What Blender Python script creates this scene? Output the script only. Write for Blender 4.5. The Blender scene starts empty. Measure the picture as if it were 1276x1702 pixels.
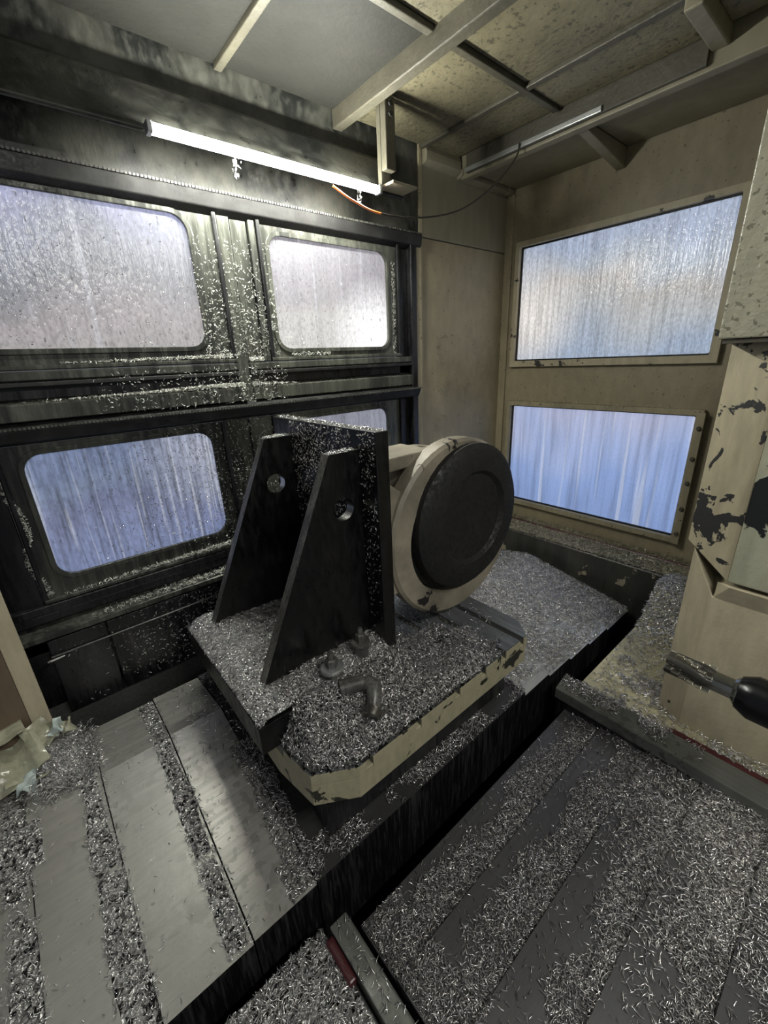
import bpy, math, random
import numpy as np
from mathutils import Matrix, Vector
C = bpy.context.scene.collection
rng = np.random.default_rng(7)
random.seed(7)

# ------------------------------------------------------------ camera
def make_camera():
    f, yaw, pitch, roll = 692.657, math.radians(50.5607), math.radians(20.0143), math.radians(-2.5489)
    cy, sy, cp, sp = math.cos(yaw), math.sin(yaw), math.cos(pitch), math.sin(pitch)
    F = Vector((cy*cp, sy*cp, -sp)); R0 = Vector((sy, -cy, 0)); U0 = R0.cross(F)
    c, s = math.cos(roll), math.sin(roll)
    R = R0*c + U0*s; U = -R0*s + U0*c
    cam = bpy.data.cameras.new('camera'); o = bpy.data.objects.new('camera', cam); C.objects.link(o)
    cam.sensor_fit = 'VERTICAL'; cam.sensor_height = 24; cam.lens = f*24/1702
    cam.clip_start = 0.01; cam.clip_end = 50
    o.matrix_world = Matrix(((R.x, U.x, -F.x, 0), (R.y, U.y, -F.y, 0), (R.z, U.z, -F.z, 0), (0, 0, 0, 1)))
    bpy.context.scene.camera = o
make_camera()

# ------------------------------------------------------------ world, lights, exposure
sc = bpy.context.scene
w = bpy.data.worlds.new('shop_air'); sc.world = w; w.use_nodes = True
w.node_tree.nodes['Background'].inputs[0].default_value = (0.80, 0.86, 0.92, 1)
w.node_tree.nodes['Background'].inputs[1].default_value = 0.13
sc.view_settings.view_transform = 'Standard'; sc.view_settings.look = 'None'
sc.view_settings.exposure = 0.0; sc.view_settings.gamma = 1.0
LED_STRENGTH = 230.0
def area(name, loc, target, size, power, color):
    l = bpy.data.lights.new(name, 'AREA'); l.shape = 'RECTANGLE'; l.size, l.size_y = size; l.energy = power; l.color = color
    o = bpy.data.objects.new(name, l); C.objects.link(o); o.location = loc
    o.rotation_euler = (Vector(target)-Vector(loc)).to_track_quat('-Z', 'Y').to_euler(); return o
area('door_daylight', (-0.9, -1.3, 0.7), (0.9, 0.8, -0.7), (0.9, 0.9), 5, (1.0, 0.97, 0.92))
area('second_strip_lamp', (0.45, -0.62, 0.70), (0.45, -0.25, -1.0), (0.75, 0.04), 17, (1.0, 0.99, 0.92))

# ------------------------------------------------------------ node helpers
class NT:
    def __init__(s, name):
        s.m = bpy.data.materials.new(name); s.m.use_nodes = True; s.t = s.m.node_tree
        s.b = s.t.nodes['Principled BSDF']; g = s.n('ShaderNodeNewGeometry'); s.geo = g; s.pos = g.outputs['Position']
    def n(s, typ, **k):
        x = s.t.nodes.new(typ)
        for a, v in k.items(): setattr(x, a, v)
        return x
    def l(s, a, b): s.t.links.new(a, b)
    def mapped(s, scale, src=None):
        m = s.n('ShaderNodeMapping'); s.l(src or s.pos, m.inputs[0]); m.inputs['Scale'].default_value = scale; return m.outputs[0]
    def noise(s, scale, detail=4, stretch=(1, 1, 1), rough=0.55, dist=0.0):
        x = s.n('ShaderNodeTexNoise'); s.l(s.mapped(stretch), x.inputs['Vector'])
        x.inputs['Scale'].default_value = scale; x.inputs['Detail'].default_value = detail
        x.inputs['Roughness'].default_value = rough; x.inputs['Distortion'].default_value = dist
        return x.outputs['Fac']
    def ramp(s, src, stops):
        r = s.n('ShaderNodeValToRGB'); s.l(src, r.inputs[0]); e = r.color_ramp.elements
        while len(e) < len(stops): e.new(0.5)
        for k, (p, c) in enumerate(stops):
            e[k].position = p; e[k].color = (c, c, c, 1) if not hasattr(c, '__len__') else (*c, 1)
        return r.outputs[0]
    def mix(s, fac, a, b, mode='MIX'):
        m = s.n('ShaderNodeMix', data_type='RGBA', blend_type=mode)
        for i, v in ((0, fac), (6, a), (7, b)):
            if isinstance(v, (int, float)): m.inputs[i].default_value = v
            elif hasattr(v, '__len__'): m.inputs[i].default_value = (*v, 1)
            else: s.l(v, m.inputs[i])
        return m.outputs[2]
    def math(s, op, a, b=0.0):
        m = s.n('ShaderNodeMath', operation=op)
        for i, v in enumerate((a, b)):
            if isinstance(v, (int, float)): m.inputs[i].default_value = v
            else: s.l(v, m.inputs[i])
        return m.outputs[0]
    def set(s, **k):
        for a, v in k.items():
            i = s.b.inputs[a.replace('_', ' ')]
            if isinstance(v, (int, float)): i.default_value = v
            elif hasattr(v, '__len__'): i.default_value = (*v, 1) if len(v) == 3 else v
            else: s.l(v, i)
    def bump(s, h, strength=0.3, dist=0.01, prev=None):
        b = s.n('ShaderNodeBump'); b.inputs['Strength'].default_value = strength; b.inputs['Distance'].default_value = dist
        s.l(h, b.inputs['Height'])
        if prev: s.l(prev, b.inputs['Normal'])
        s.l(b.outputs[0], s.b.inputs['Normal']); return b.outputs[0]

def paint(name, col, dirt=(0.05, 0.045, 0.03), amount=0.5, rough=0.45, scale=5, stretch=(1, 1, 0.25), peel=None, speck=0.0, bump=0.25, metal=0.0, spots=(), spec=0.5):
    s = NT(name)
    n1 = s.noise(scale, 6, stretch, 0.65)
    c = s.mix(s.ramp(n1, [(0.62-amount*0.5, 0.0), (0.95-amount*0.3, 0.85)]), col, dirt)
    n2 = s.noise(scale*9, 3, stretch)
    c = s.mix(s.ramp(n2, [(0.35, 0.0), (0.75, 0.35)]), c, tuple(x*0.45 for x in col))
    if speck:
        n3 = s.noise(70, 2); m = s.ramp(n3, [(0.68-speck*0.1, 0.0), (0.72-speck*0.1, 0.8)]); c = s.mix(m, c, dirt)
    bmp = s.bump(s.noise(60, 4), bump, 0.004)
    if peel:
        pc, ps, pt = peel
        n4 = s.noise(ps, 5, (1, 1, 1), 0.6, 0.6)
        for cen, rad in spots:      # places where the paint has flaked most
            d = s.n('ShaderNodeVectorMath', operation='DISTANCE'); s.l(s.pos, d.inputs[0]); d.inputs[1].default_value = cen
            n4 = s.math('ADD', n4, s.ramp(s.math('DIVIDE', d.outputs['Value'], rad), [(0.0, 0.22), (1.0, 0.0)]))
        m = s.ramp(n4, [(pt, 0.0), (pt+0.012, 1.0)])
        c = s.mix(m, c, pc); s.bump(m, 0.5, 0.003, bmp)
    s.set(Base_Color=c, Roughness=rough, Metallic=metal, Specular_IOR_Level=spec)
    return s.m

def wet_dark(name, col=(0.012, 0.013, 0.013), hi=(0.07, 0.072, 0.066), rough=0.3, scale=6, stretch=(1, 1, 0.2), bump=0.3, lo=0.45, metal=0.0):
    s = NT(name)
    n = s.noise(scale, 7, stretch, 0.7)
    c = s.mix(s.ramp(n, [(lo, 0.0), (lo+0.25, 1.0)]), col, hi)
    f = s.noise(scale*8, 4, stretch, 0.6)
    c = s.mix(s.ramp(f, [(0.5, 0.0), (0.8, 0.5)]), c, hi)
    s.bump(s.noise(40, 5, (1, 1, 0.5)), bump, 0.004)
    s.set(Base_Color=c, Roughness=s.ramp(f, [(0.3, rough*0.6), (0.7, min(1, rough*1.7))]), Metallic=metal)
    return s.m

def steel(name, col=(0.36, 0.36, 0.35), dark=(0.12, 0.12, 0.12), rough=0.34, brush='x', metal=0.85, spots=True, bump=0.15):
    s = NT(name)
    st = {'x': (1.2, 30, 30), 'y': (30, 1.2, 30), 'n': (4, 4, 4)}[brush]
    a = s.noise(3, 5, st, 0.6)
    b = s.noise(3.0, 5, (1, 1, 1), 0.6)
    c = s.mix(s.ramp(a, [(0.35, 0.0), (0.75, 1.0)]), col, tuple(x*0.6 for x in col))
    c = s.mix(s.ramp(b, [(0.42, 0.0), (0.75, 0.8)]), c, dark)
    if spots:
        v = s.noise(55, 2, (1, 1, 1), 0.4); reg = s.ramp(s.noise(4, 2), [(0.48, 0.0), (0.62, 0.7)])
        sp = s.math('MULTIPLY', s.ramp(v, [(0.56, 0.0), (0.6, 1.0)]), reg)
        c = s.mix(sp, c, dark)
    s.bump(s.noise(45, 3), bump, 0.003)
    s.set(Base_Color=c, Roughness=s.ramp(a, [(0.3, rough*0.8), (0.7, rough*1.35)]), Metallic=metal)
    return s.m

def chip_mat(name, lo=(0.42, 0.42, 0.43), hi=(1.0, 0.98, 0.95), rough=0.24):
    s = NT(name)
    r = s.ramp(s.geo.outputs['Random Per Island'], [(0.0, lo), (0.55, tuple((a+b)/2 for a, b in zip(lo, hi))), (1.0, hi)])
    s.set(Base_Color=r, Roughness=rough, Metallic=0.88)
    return s.m

def heap_mat(name, lo=(0.02, 0.02, 0.02), hi=(0.80, 0.79, 0.76), size=150):
    s = NT(name)
    v = s.n('ShaderNodeTexVoronoi'); s.l(s.mapped((1, 1, 1)), v.inputs['Vector']); v.inputs['Scale'].default_value = size
    sep = s.n('ShaderNodeSeparateColor'); s.l(v.outputs['Color'], sep.inputs[0])
    c = s.ramp(sep.outputs[0], [(0.2, lo), (0.95, hi)])
    s.bump(v.outputs['Distance'], 1.0, 0.006)
    s.set(Base_Color=c, Roughness=0.35, Metallic=0.7)
    return s.m

def pane_mat(name, cols, strength, spot=None, streak=0.35, seed=0.0, freq=55, dropt=0.71, lump=0.25, rivulet=0.35):
    """backlit, wet frosted pane"""
    s = NT(name)
    off = s.n('ShaderNodeMapping'); s.l(s.pos, off.inputs[0]); off.inputs['Location'].default_value = (seed, seed*1.7, 0)
    src = off.outputs[0]
    n = s.n('ShaderNodeTexNoise'); s.l(src, n.inputs['Vector']); n.inputs['Scale'].default_value = 3.0; n.inputs['Detail'].default_value = 1.0
    sz = s.n('ShaderNodeSeparateXYZ'); s.l(s.pos, sz.inputs[0])
    z0, z1 = cols['z']
    t = s.math('DIVIDE', s.math('SUBTRACT', sz.outputs[2], z0), z1-z0)
    t = s.math('ADD', t, s.math('MULTIPLY', s.math('SUBTRACT', n.outputs['Fac'], 0.5), 0.9))
    c = s.ramp(t, cols['stops'])
    if spot:  # bright spot of outside light, painted into the emission colour
        d = s.n('ShaderNodeVectorMath', operation='DISTANCE'); s.l(s.pos, d.inputs[0]); d.inputs[1].default_value = spot[0]
        m = s.ramp(s.math('DIVIDE', d.outputs['Value'], spot[1]), [(0.0, 1.0), (1.0, 0.0)])
        c = s.mix(m, c, spot[2])
    sn = s.n('ShaderNodeTexNoise'); s.l(s.mapped((1, 1, 0.05), src), sn.inputs['Vector'])
    sn.inputs['Scale'].default_value = freq; sn.inputs['Detail'].default_value = 3; sn.inputs['Roughness'].default_value = 0.6
    k = s.ramp(sn.outputs['Fac'], [(0.34, 1.0-streak), (0.5, 1.0-streak*0.35), (0.64, 1.0)])
    c = s.mix(1.0, c, k, 'MULTIPLY')
    rv = s.n('ShaderNodeTexNoise'); s.l(s.mapped((1, 1, 0.03), src), rv.inputs['Vector']); rv.inputs['Scale'].default_value = freq*0.8; rv.inputs['Detail'].default_value = 2
    c = s.mix(s.ramp(rv.outputs['Fac'], [(0.58, 0.0), (0.66, rivulet)]), c, (0.75, 0.78, 0.85))
    fn = s.n('ShaderNodeTexNoise'); s.l(s.mapped((1, 1, 0.5), src), fn.inputs['Vector']); fn.inputs['Scale'].default_value = 130; fn.inputs['Detail'].default_value = 2
    k2 = s.ramp(fn.outputs['Fac'], [(0.3, 1.0-lump), (0.6, 1.0)])
    c = s.mix(1.0, c, k2, 'MULTIPLY')
    drop = s.n('ShaderNodeTexNoise'); s.l(s.mapped((1, 1, 0.35), src), drop.inputs['Vector']); drop.inputs['Scale'].default_value = 120; drop.inputs['Detail'].default_value = 1
    c = s.mix(s.ramp(drop.outputs['Fac'], [(dropt, 0.0), (dropt+0.03, 0.7)]), c, (0.04, 0.045, 0.05))
    s.set(Base_Color=(0.10, 0.10, 0.11), Roughness=0.18, Emission_Color=c, Emission_Strength=strength)
    bp = s.math('ADD', sn.outputs['Fac'], s.math('MULTIPLY', fn.outputs['Fac'], 0.4))
    s.bump(bp, 0.35, 0.01)
    return s.m

BEIGE = (0.34, 0.30, 0.20)
M = {
 'beige': paint('beige_paint', BEIGE, amount=0.25, speck=0.2),
 'beige_clean': paint('beige_clean', (0.46, 0.41, 0.29), amount=0.10, rough=0.4),
 'beige_wall': paint('beige_wall', (0.30, 0.26, 0.17), dirt=(0.10, 0.08, 0.05), amount=0.3, scale=3, stretch=(1, 1, 0.5), speck=0.2),
 'beige_peel': paint('beige_peeling', (0.44, 0.39, 0.27), amount=0.15, peel=((0.03, 0.03, 0.03), 8, 0.62)),
 'post_peel': paint('post_peeling', (0.44, 0.39, 0.27), amount=0.15, peel=((0.03, 0.03, 0.03), 14, 0.62), spots=(((1.255, 0.225, -0.41), 0.09), ((1.235, 0.195, -0.045), 0.06))),
 'dark_peel': paint('dark_peeling', (0.36, 0.36, 0.27), amount=0.1, scale=4, peel=((0.014, 0.015, 0.016), 7, 0.455), rough=0.3),
 'ceiling': paint('ceiling_paint', (0.19, 0.172, 0.108), dirt=(0.05, 0.045, 0.03), amount=0.35, scale=2.5, stretch=(1, 1, 1), speck=0.85, bump=0.8, rough=0.5),
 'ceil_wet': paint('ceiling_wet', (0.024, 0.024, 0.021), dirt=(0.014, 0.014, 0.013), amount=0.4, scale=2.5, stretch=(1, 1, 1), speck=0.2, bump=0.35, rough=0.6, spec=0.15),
 'rib': paint('rib_paint', (0.085, 0.08, 0.058), dirt=(0.04, 0.035, 0.025), amount=0.5, scale=8, stretch=(1, 1, 1), bump=0.6, rough=0.5),
 'soffit': paint('soffit_paint', (0.24, 0.22, 0.155), dirt=(0.10, 0.09, 0.06), amount=0.25, scale=3),
 'speckled': paint('speckled_wet_paint', (0.32, 0.31, 0.235), dirt=(0.12, 0.115, 0.085), amount=0.2, speck=0.9, bump=1.0, rough=0.25),
 'hood': wet_dark('hood_dirt', (0.010, 0.011, 0.010), (0.075, 0.075, 0.062), 0.4, 5, (1, 1, 0.7), 0.5, 0.42),
 'door': wet_dark('door_wet_metal', (0.028, 0.030, 0.028), (0.115, 0.12, 0.10), 0.22, 7, (1, 1, 0.12), 0.4, 0.4, 0.3),
 'door_dark': wet_dark('door_black', (0.006, 0.006, 0.007), (0.022, 0.023, 0.024), 0.25, 8, (1, 1, 0.15), 0.2),
 'rubber': wet_dark('rubber', (0.006, 0.006, 0.006), (0.03, 0.03, 0.03), 0.5, 20, (1, 1, 1), 0.2),
 'black_plate': wet_dark('black_plate', (0.002, 0.002, 0.002), (0.005, 0.005, 0.005), 0.32, 8, (1, 1, 0.3), 0.04),
 'edge_steel': wet_dark('edge_steel', (0.05, 0.049, 0.046), (0.14, 0.14, 0.125), 0.3, 30, (1, 1, 0.3), 0.2),
 'pit': wet_dark('pit_dark', (0.003, 0.003, 0.003), (0.006, 0.006, 0.006), 0.7, 8),
 'cover': steel('cover_steel', (0.60, 0.595, 0.55), (0.32, 0.315, 0.285), 0.33, 'x', 0.6),
 'cover_oily_shade': steel('cover_steel_oily_shade', (0.07, 0.07, 0.068), (0.02, 0.02, 0.02), 0.3, 'x', 0.5, False),
 'cover_y': steel('cover_steel_dark', (0.15, 0.15, 0.155), (0.07, 0.07, 0.075), 0.36, 'x', 0.6, False),
 'bar': steel('table_steel', (0.20, 0.22, 0.23), (0.08, 0.085, 0.09), 0.3, 'y', 0.6, False, 0.06),
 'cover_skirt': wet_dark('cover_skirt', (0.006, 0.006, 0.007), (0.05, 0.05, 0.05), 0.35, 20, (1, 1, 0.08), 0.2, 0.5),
 'guard': steel('guard_steel', (0.24, 0.25, 0.23), (0.07, 0.075, 0.07), 0.2, 'y', 0.5, True, 0.2),
 'galv': steel('galvanized', (0.6, 0.62, 0.62), (0.3, 0.3, 0.3), 0.35, 'y', 0.8, False),
 'bright': steel('bright_steel', (0.55, 0.55, 0.52), (0.2, 0.2, 0.18), 0.22, 'n', 1.0, False),
 'carbide': steel('carbide', (0.9, 0.86, 0.72), (0.5, 0.48, 0.4), 0.25, 'n', 1.0, False, 0.4),
 'cutter': steel('cutter_body', (0.26, 0.25, 0.22), (0.03, 0.03, 0.03), 0.3, 'n', 0.9, False, 0.4),
 'holder': steel('holder_black', (0.012, 0.013, 0.015), (0.006, 0.006, 0.007), 0.22, 'n', 0.4, False, 0.02),
 'ledge_face': paint('ledge_face', (0.035, 0.035, 0.032), dirt=(0.10, 0.10, 0.09), amount=0.35, scale=12, stretch=(1, 1, 0.15), peel=((0.32, 0.28, 0.20), 9, 0.61), rough=0.3),
 'red': paint('red_sealant', (0.065, 0.010, 0.014), dirt=(0.05, 0.02, 0.02), amount=0.4, scale=12, rough=0.35),
 'pallet': paint('pallet_beige', (0.36, 0.33, 0.22), dirt=(0.02, 0.02, 0.015), amount=0.18, scale=9, stretch=(1, 1, 0.4), rough=0.35, peel=((0.02, 0.02, 0.015), 10, 0.61)),
 'work': paint('casting_beige', (0.36, 0.32, 0.24), dirt=(0.015, 0.013, 0.012), amount=0.8, scale=5, stretch=(1, 1, 1), rough=0.5, peel=((0.012, 0.010, 0.010), 5, 0.60)),
 'bore': wet_dark('bore_dark', (0.003, 0.003, 0.003), (0.009, 0.008, 0.008), 0.8, 12, (1, 1, 1), 0.4),
 'floor_beige': paint('deck_beige', (0.50, 0.46, 0.29), dirt=(0.14, 0.12, 0.08), amount=0.3, scale=9, stretch=(1, 1, 1), rough=0.3, bump=0.6),
 'chip': chip_mat('aluminium_chip'),
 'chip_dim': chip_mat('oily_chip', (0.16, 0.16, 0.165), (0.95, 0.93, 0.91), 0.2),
 'chip_wall': chip_mat('chip_on_wall', (0.45, 0.46, 0.42), (1.0, 1.0, 0.95), 0.45),
 'chip_beige': chip_mat('beige_coated_chip', (0.25, 0.23, 0.17), (0.85, 0.8, 0.62), 0.3),
 'heap': heap_mat('chip_bed'),
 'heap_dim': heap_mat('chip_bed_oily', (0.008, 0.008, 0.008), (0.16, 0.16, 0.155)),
 'cable': wet_dark('cable_black', (0.02, 0.017, 0.012), (0.05, 0.04, 0.03), 0.5),
 'film': paint('plastic_film', (0.38, 0.38, 0.28), dirt=(0.15, 0.13, 0.09), amount=0.3, scale=12, stretch=(1, 1, 1), rough=0.2, bump=0.5),
 'film_blue': paint('film_pale', (0.52, 0.60, 0.58), dirt=(0.25, 0.3, 0.28), amount=0.2, scale=20, stretch=(1, 1, 1), rough=0.2),
 'brown': paint('brown_sheet', (0.20, 0.15, 0.10), dirt=(0.08, 0.06, 0.04), amount=0.3, scale=6),
}
def flat(name, col, rough=0.5, emis=0, ecol=None):
    s = NT(name); s.set(Base_Color=col, Roughness=rough)
    if emis: s.set(Emission_Color=ecol or col, Emission_Strength=emis)
    return s.m
M['led'] = flat('led_diffuser', (1, 1, 1), 0.4, LED_STRENGTH, (1.0, 1.0, 0.90))
M['orange'] = flat('orange_sleeve', (0.8, 0.18, 0.03), 0.4)

# ------------------------------------------------------------ mesh helpers
class MB:
    def __init__(s): s.v = []; s.f = []
    def add(s, vs, fs):
        k = len(s.v); s.v += [tuple(p) for p in vs]; s.f += [tuple(i+k for i in f) for f in fs]; return s
    def box(s, x0, x1, y0, y1, z0, z1):
        vs = [(x, y, z) for z in (z0, z1) for y in (y0, y1) for x in (x0, x1)]
        return s.add(vs, [(0, 2, 3, 1), (4, 5, 7, 6), (0, 1, 5, 4), (2, 6, 7, 3), (0, 4, 6, 2), (1, 3, 7, 5)])
    def prism(s, a, b):
        """two matching closed outlines joined into a solid"""
        n = len(a); vs = list(a)+list(b)
        return s.add(vs, [tuple(range(n))[::-1], tuple(range(n, 2*n))] + [(i, (i+1) % n, n+(i+1) % n, n+i) for i in range(n)])
    def extr(s, pts, axis, c0, c1):
        def P(p, c): q = list(p); q.insert(axis, c); return q
        return s.prism([P(p, c0) for p in pts], [P(p, c1) for p in pts])
    def tube(s, pts, r, seg=8, caps=True):
        pts = [Vector(p) for p in pts]; rs = r if hasattr(r, '__len__') else [r]*len(pts); rings = []
        t0 = (pts[1]-pts[0]).normalized(); up = Vector((0, 0, 1)) if abs(t0.z) < 0.9 else Vector((1, 0, 0))
        for i, p in enumerate(pts):
            t = (pts[min(i+1, len(pts)-1)]-pts[max(i-1, 0)]).normalized()
            if t.length < 1e-6: t = t0
            u = t.cross(up).normalized(); v = u.cross(t)
            rings += [p+(u*math.cos(2*math.pi*k/seg)+v*math.sin(2*math.pi*k/seg))*rs[i] for k in range(seg)]
        fs = [(i*seg+k, i*seg+(k+1) % seg, (i+1)*seg+(k+1) % seg, (i+1)*seg+k) for i in range(len(pts)-1) for k in range(seg)]
        if caps: fs += [tuple(range(seg))[::-1], tuple(range((len(pts)-1)*seg, len(pts)*seg))]
        return s.add(rings, fs)
    def lathe(s, base, axis, prof, seg=32):
        """prof = [(radius, distance along axis)]"""
        a = Vector(axis).normalized(); up = Vector((0, 0, 1)) if abs(a.z) < 0.9 else Vector((1, 0, 0))
        u = a.cross(up).normalized(); v = u.cross(a); b = Vector(base); vs = []
        for r, h in prof:
            vs += [b+a*h+(u*math.cos(2*math.pi*k/seg)+v*math.sin(2*math.pi*k/seg))*r for k in range(seg)]
        n = len(prof)
        fs = [(i*seg+k, i*seg+(k+1) % seg, (i+1)*seg+(k+1) % seg, (i+1)*seg+k) for i in range(n-1) for k in range(seg)]
        if prof[0][0] > 0 and prof[0] != prof[-1]: fs.append(tuple(range(seg))[::-1])
        if prof[-1][0] > 0 and prof[0] != prof[-1]: fs.append(tuple(range((n-1)*seg, n*seg)))
        return s.add(vs, fs)
    def build(s, name, mat, parent=None, bevel=0.0, smooth=False, kind=None):
        me = bpy.data.meshes.new(name); me.from_pydata(s.v, [], s.f); me.update()
        import bmesh
        bm = bmesh.new(); bm.from_mesh(me); bmesh.ops.recalc_face_normals(bm, faces=bm.faces); bm.to_mesh(me); bm.free()
        o = bpy.data.objects.new(name, me); C.objects.link(o); me.materials.append(M[mat] if isinstance(mat, str) else mat)
        if parent: o.parent = parent
        if bevel:
            b = o.modifiers.new('bevel', 'BEVEL'); b.width = bevel; b.segments = 2; b.limit_method = 'ANGLE'
        if smooth:
            for p in me.polygons: p.use_smooth = True
            me.set_sharp_from_angle(angle=math.radians(40))
        if kind: o['kind'] = kind
        return o
def box(name, mat, b, parent=None, bevel=0.002, kind=None): return MB().box(*b).build(name, mat, parent, bevel, kind=kind)
def tag(o, label, cat, group=None, kind=None):
    o['label'] = label; o['category'] = cat
    if group: o['group'] = group
    if kind: o['kind'] = kind
    return o
def thing(name, label, cat, loc=(0, 0, 0), group=None):
    o = bpy.data.objects.new(name, None); C.objects.link(o); tag(o, label, cat, group); o.empty_display_size = 0.1
    return o
def struct(name, loc=None):
    o = bpy.data.objects.new(name, None); C.objects.link(o); o['kind'] = 'structure'; return o

def rrect(a0, a1, b0, b1, r, n=6):
    pts = []
    for (ca, cb, t0) in ((a1-r, b1-r, 0), (a0+r, b1-r, 90), (a0+r, b0+r, 180), (a1-r, b0+r, 270)):
        for k in range(n+1):
            t = math.radians(t0+90*k/n); pts.append((ca+r*math.cos(t), cb+r*math.sin(t)))
    return pts
def frame_ring(outer, inner, axis, c0, c1):
    """plate with a hole: outer and inner outlines of equal count, between two planes"""
    def P(p, c): q = list(p); q.insert(axis, c); return q
    m = MB(); n = len(outer)
    m.add([P(p, c0) for p in outer]+[P(p, c0) for p in inner]+[P(p, c1) for p in outer]+[P(p, c1) for p in inner], [])
    for i in range(n):
        j = (i+1) % n
        m.f += [(i, j, n+j, n+i), (2*n+i, 3*n+i, 3*n+j, 2*n+j), (i, 2*n+i, 2*n+j, j), (n+i, n+j, 3*n+j, 3*n+i)]
    return m
def outer_of(a0, a1, b0, b1, n=6):
    # corner-doubled outline with the same point count as rrect
    return rrect(a0, a1, b0, b1, 0.0006, n)

# ------------------------------------------------------------ noise in numpy
def vnoise(x, y, seed=0):
    x = np.asarray(x, float); y = np.asarray(y, float)
    xi = np.floor(x).astype(np.int64); yi = np.floor(y).astype(np.int64); xf = x-xi; yf = y-yi
    def h(a, b):
        n = (a*374761393+b*668265263+seed*1442695041) & 0x7fffffff
        n = ((n ^ (n >> 13))*1274126177) & 0x7fffffff
        return (n ^ (n >> 16))/0x7fffffff % 1.0
    u = xf*xf*(3-2*xf); v = yf*yf*(3-2*yf)
    return (h(xi, yi)*(1-u)+h(xi+1, yi)*u)*(1-v)+(h(xi, yi+1)*(1-u)+h(xi+1, yi+1)*u)*v
def fbm(x, y, s, seed=0):
    return (vnoise(x*s, y*s, seed)+0.5*vnoise(x*s*2.1, y*s*2.1, seed+1)+0.25*vnoise(x*s*4.3, y*s*4.3, seed+2))/1.75

# ------------------------------------------------------------ chips
def chips(name, P, N, mat, label, cat='metal chips', L=(0.009, 0.018), W=(0.0014, 0.0028), tilt=0.35, parent=None, flow=None):
    """P, N: (n,3) positions and surface normals. Every chip is a short curled sliver with three sides."""
    P = np.asarray(P, float); N = np.asarray(N, float); n = len(P)
    r = rng.normal(size=(n, 3))
    if flow is not None: r = r*0.45+np.array(flow)
    T = r-N*np.sum(r*N, 1)[:, None]; T /= np.linalg.norm(T, axis=1)[:, None]+1e-9
    T = T+N*rng.normal(0, tilt, n)[:, None]; T /= np.linalg.norm(T, axis=1)[:, None]
    B = np.cross(T, N); B /= np.linalg.norm(B, axis=1)[:, None]+1e-9
    U = np.cross(B, T)
    a = rng.uniform(-0.9, 0.9, n)[:, None]
    B, U = B*np.cos(a)+U*np.sin(a), U*np.cos(a)-B*np.sin(a)
    ln = rng.uniform(*L, n)[:, None]*0.85; wd = rng.uniform(*W, n)[:, None]*0.55; cv = rng.uniform(-0.1, 0.32, n)[:, None]*ln
    V = np.empty((n, 9, 3))
    for k, (s, q) in enumerate(((-1, 0.55), (0, 1.0), (1, 0.4))):
        c = P+T*ln*0.5*s+(U*(1-s*s)*cv)+N*wd*0.5
        V[:, 3*k] = c-B*wd*q; V[:, 3*k+1] = c+B*wd*q; V[:, 3*k+2] = c+U*wd*0.55*q
    quads = []
    for k in (0, 3):
        for i in range(3):
            j = (i+1) % 3; quads.append((k+i, k+j, k+3+j, k+3+i))
    Q = np.array(quads)[None]+np.arange(n)[:, None, None]*9
    Q = Q.reshape(-1, 4)
    me = bpy.data.meshes.new(name); me.vertices.add(n*9); me.vertices.foreach_set('co', V.ravel())
    me.loops.add(Q.size); me.loops.foreach_set('vertex_index', Q.ravel().astype(np.int32))
    me.polygons.add(len(Q)); me.polygons.foreach_set('loop_start', np.arange(0, Q.size, 4, dtype=np.int32))
    me.update(calc_edges=True)
    me.materials.append(M[mat]); o = bpy.data.objects.new(name, me); C.objects.link(o)
    if parent: o.parent = parent; o['kind'] = 'stuff'
    else: tag(o, label, cat, kind='stuff')
    return o
def sample(x0, x1, y0, y1, n, dens):
    """n accepted points of a rectangle with acceptance probability dens(x,y)"""
    out = []
    got = 0; tries = 0
    while got < n and tries < 40:
        x = rng.uniform(x0, x1, n); y = rng.uniform(y0, y1, n); d = dens(x, y)
        k = rng.uniform(0, 1, n) < d; out.append(np.stack([x[k], y[k]], 1)); got += k.sum(); tries += 1
    return np.concatenate(out)[:n]
def surf_chips(name, rect, n, dens, zf, mat, label, pile=0.004, **k):
    q = sample(*rect, n, dens); x, y = q[:, 0], q[:, 1]; e = 0.002
    z = zf(x, y); N = np.stack([-(zf(x+e, y)-z)/e, -(zf(x, y+e)-z)/e, np.ones(len(x))], 1)
    N = np.clip(N, -2, 2); N /= np.linalg.norm(N, axis=1)[:, None]
    P = np.stack([x, y, z+rng.uniform(0.0, pile, len(x))], 1)
    return chips(name, P, N, mat, label, **k)
def heap(name, rect, step, zf, keep, mat, label, parent=None):
    xs = np.arange(rect[0], rect[1]+step/2, step); ys = np.arange(rect[2], rect[3]+step/2, step)
    X, Y = np.meshgrid(xs, ys, indexing='ij'); Z = zf(X, Y); K = keep(X, Y)
    ny = len(ys); vs = np.stack([X, Y, Z], -1).reshape(-1, 3); fs = []
    for i in range(len(xs)-1):
        for j in range(ny-1):
            if K[i, j] or K[i+1, j+1] or K[i+1, j] or K[i, j+1]: fs.append((i*ny+j, (i+1)*ny+j, (i+1)*ny+j+1, i*ny+j+1))
    used = sorted({i for f in fs for i in f}); mp = {u: k for k, u in enumerate(used)}
    me = bpy.data.meshes.new(name); me.from_pydata([tuple(vs[u]) for u in used], [], [tuple(mp[i] for i in f) for f in fs]); me.update()
    for p in me.polygons: p.use_smooth = True
    me.materials.append(M[mat]); o = bpy.data.objects.new(name, me); C.objects.link(o)
    o['kind'] = 'stuff'
    if parent: o.parent = parent
    else: tag(o, label, 'metal chips', kind='stuff')
    return o

# ============================================================ SETTING
# floor of the machine pit
box('floor', 'pit', (-1.2, 2.2, -1.4, 1.6, -1.60, -1.55), kind='structure', bevel=0)

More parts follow.
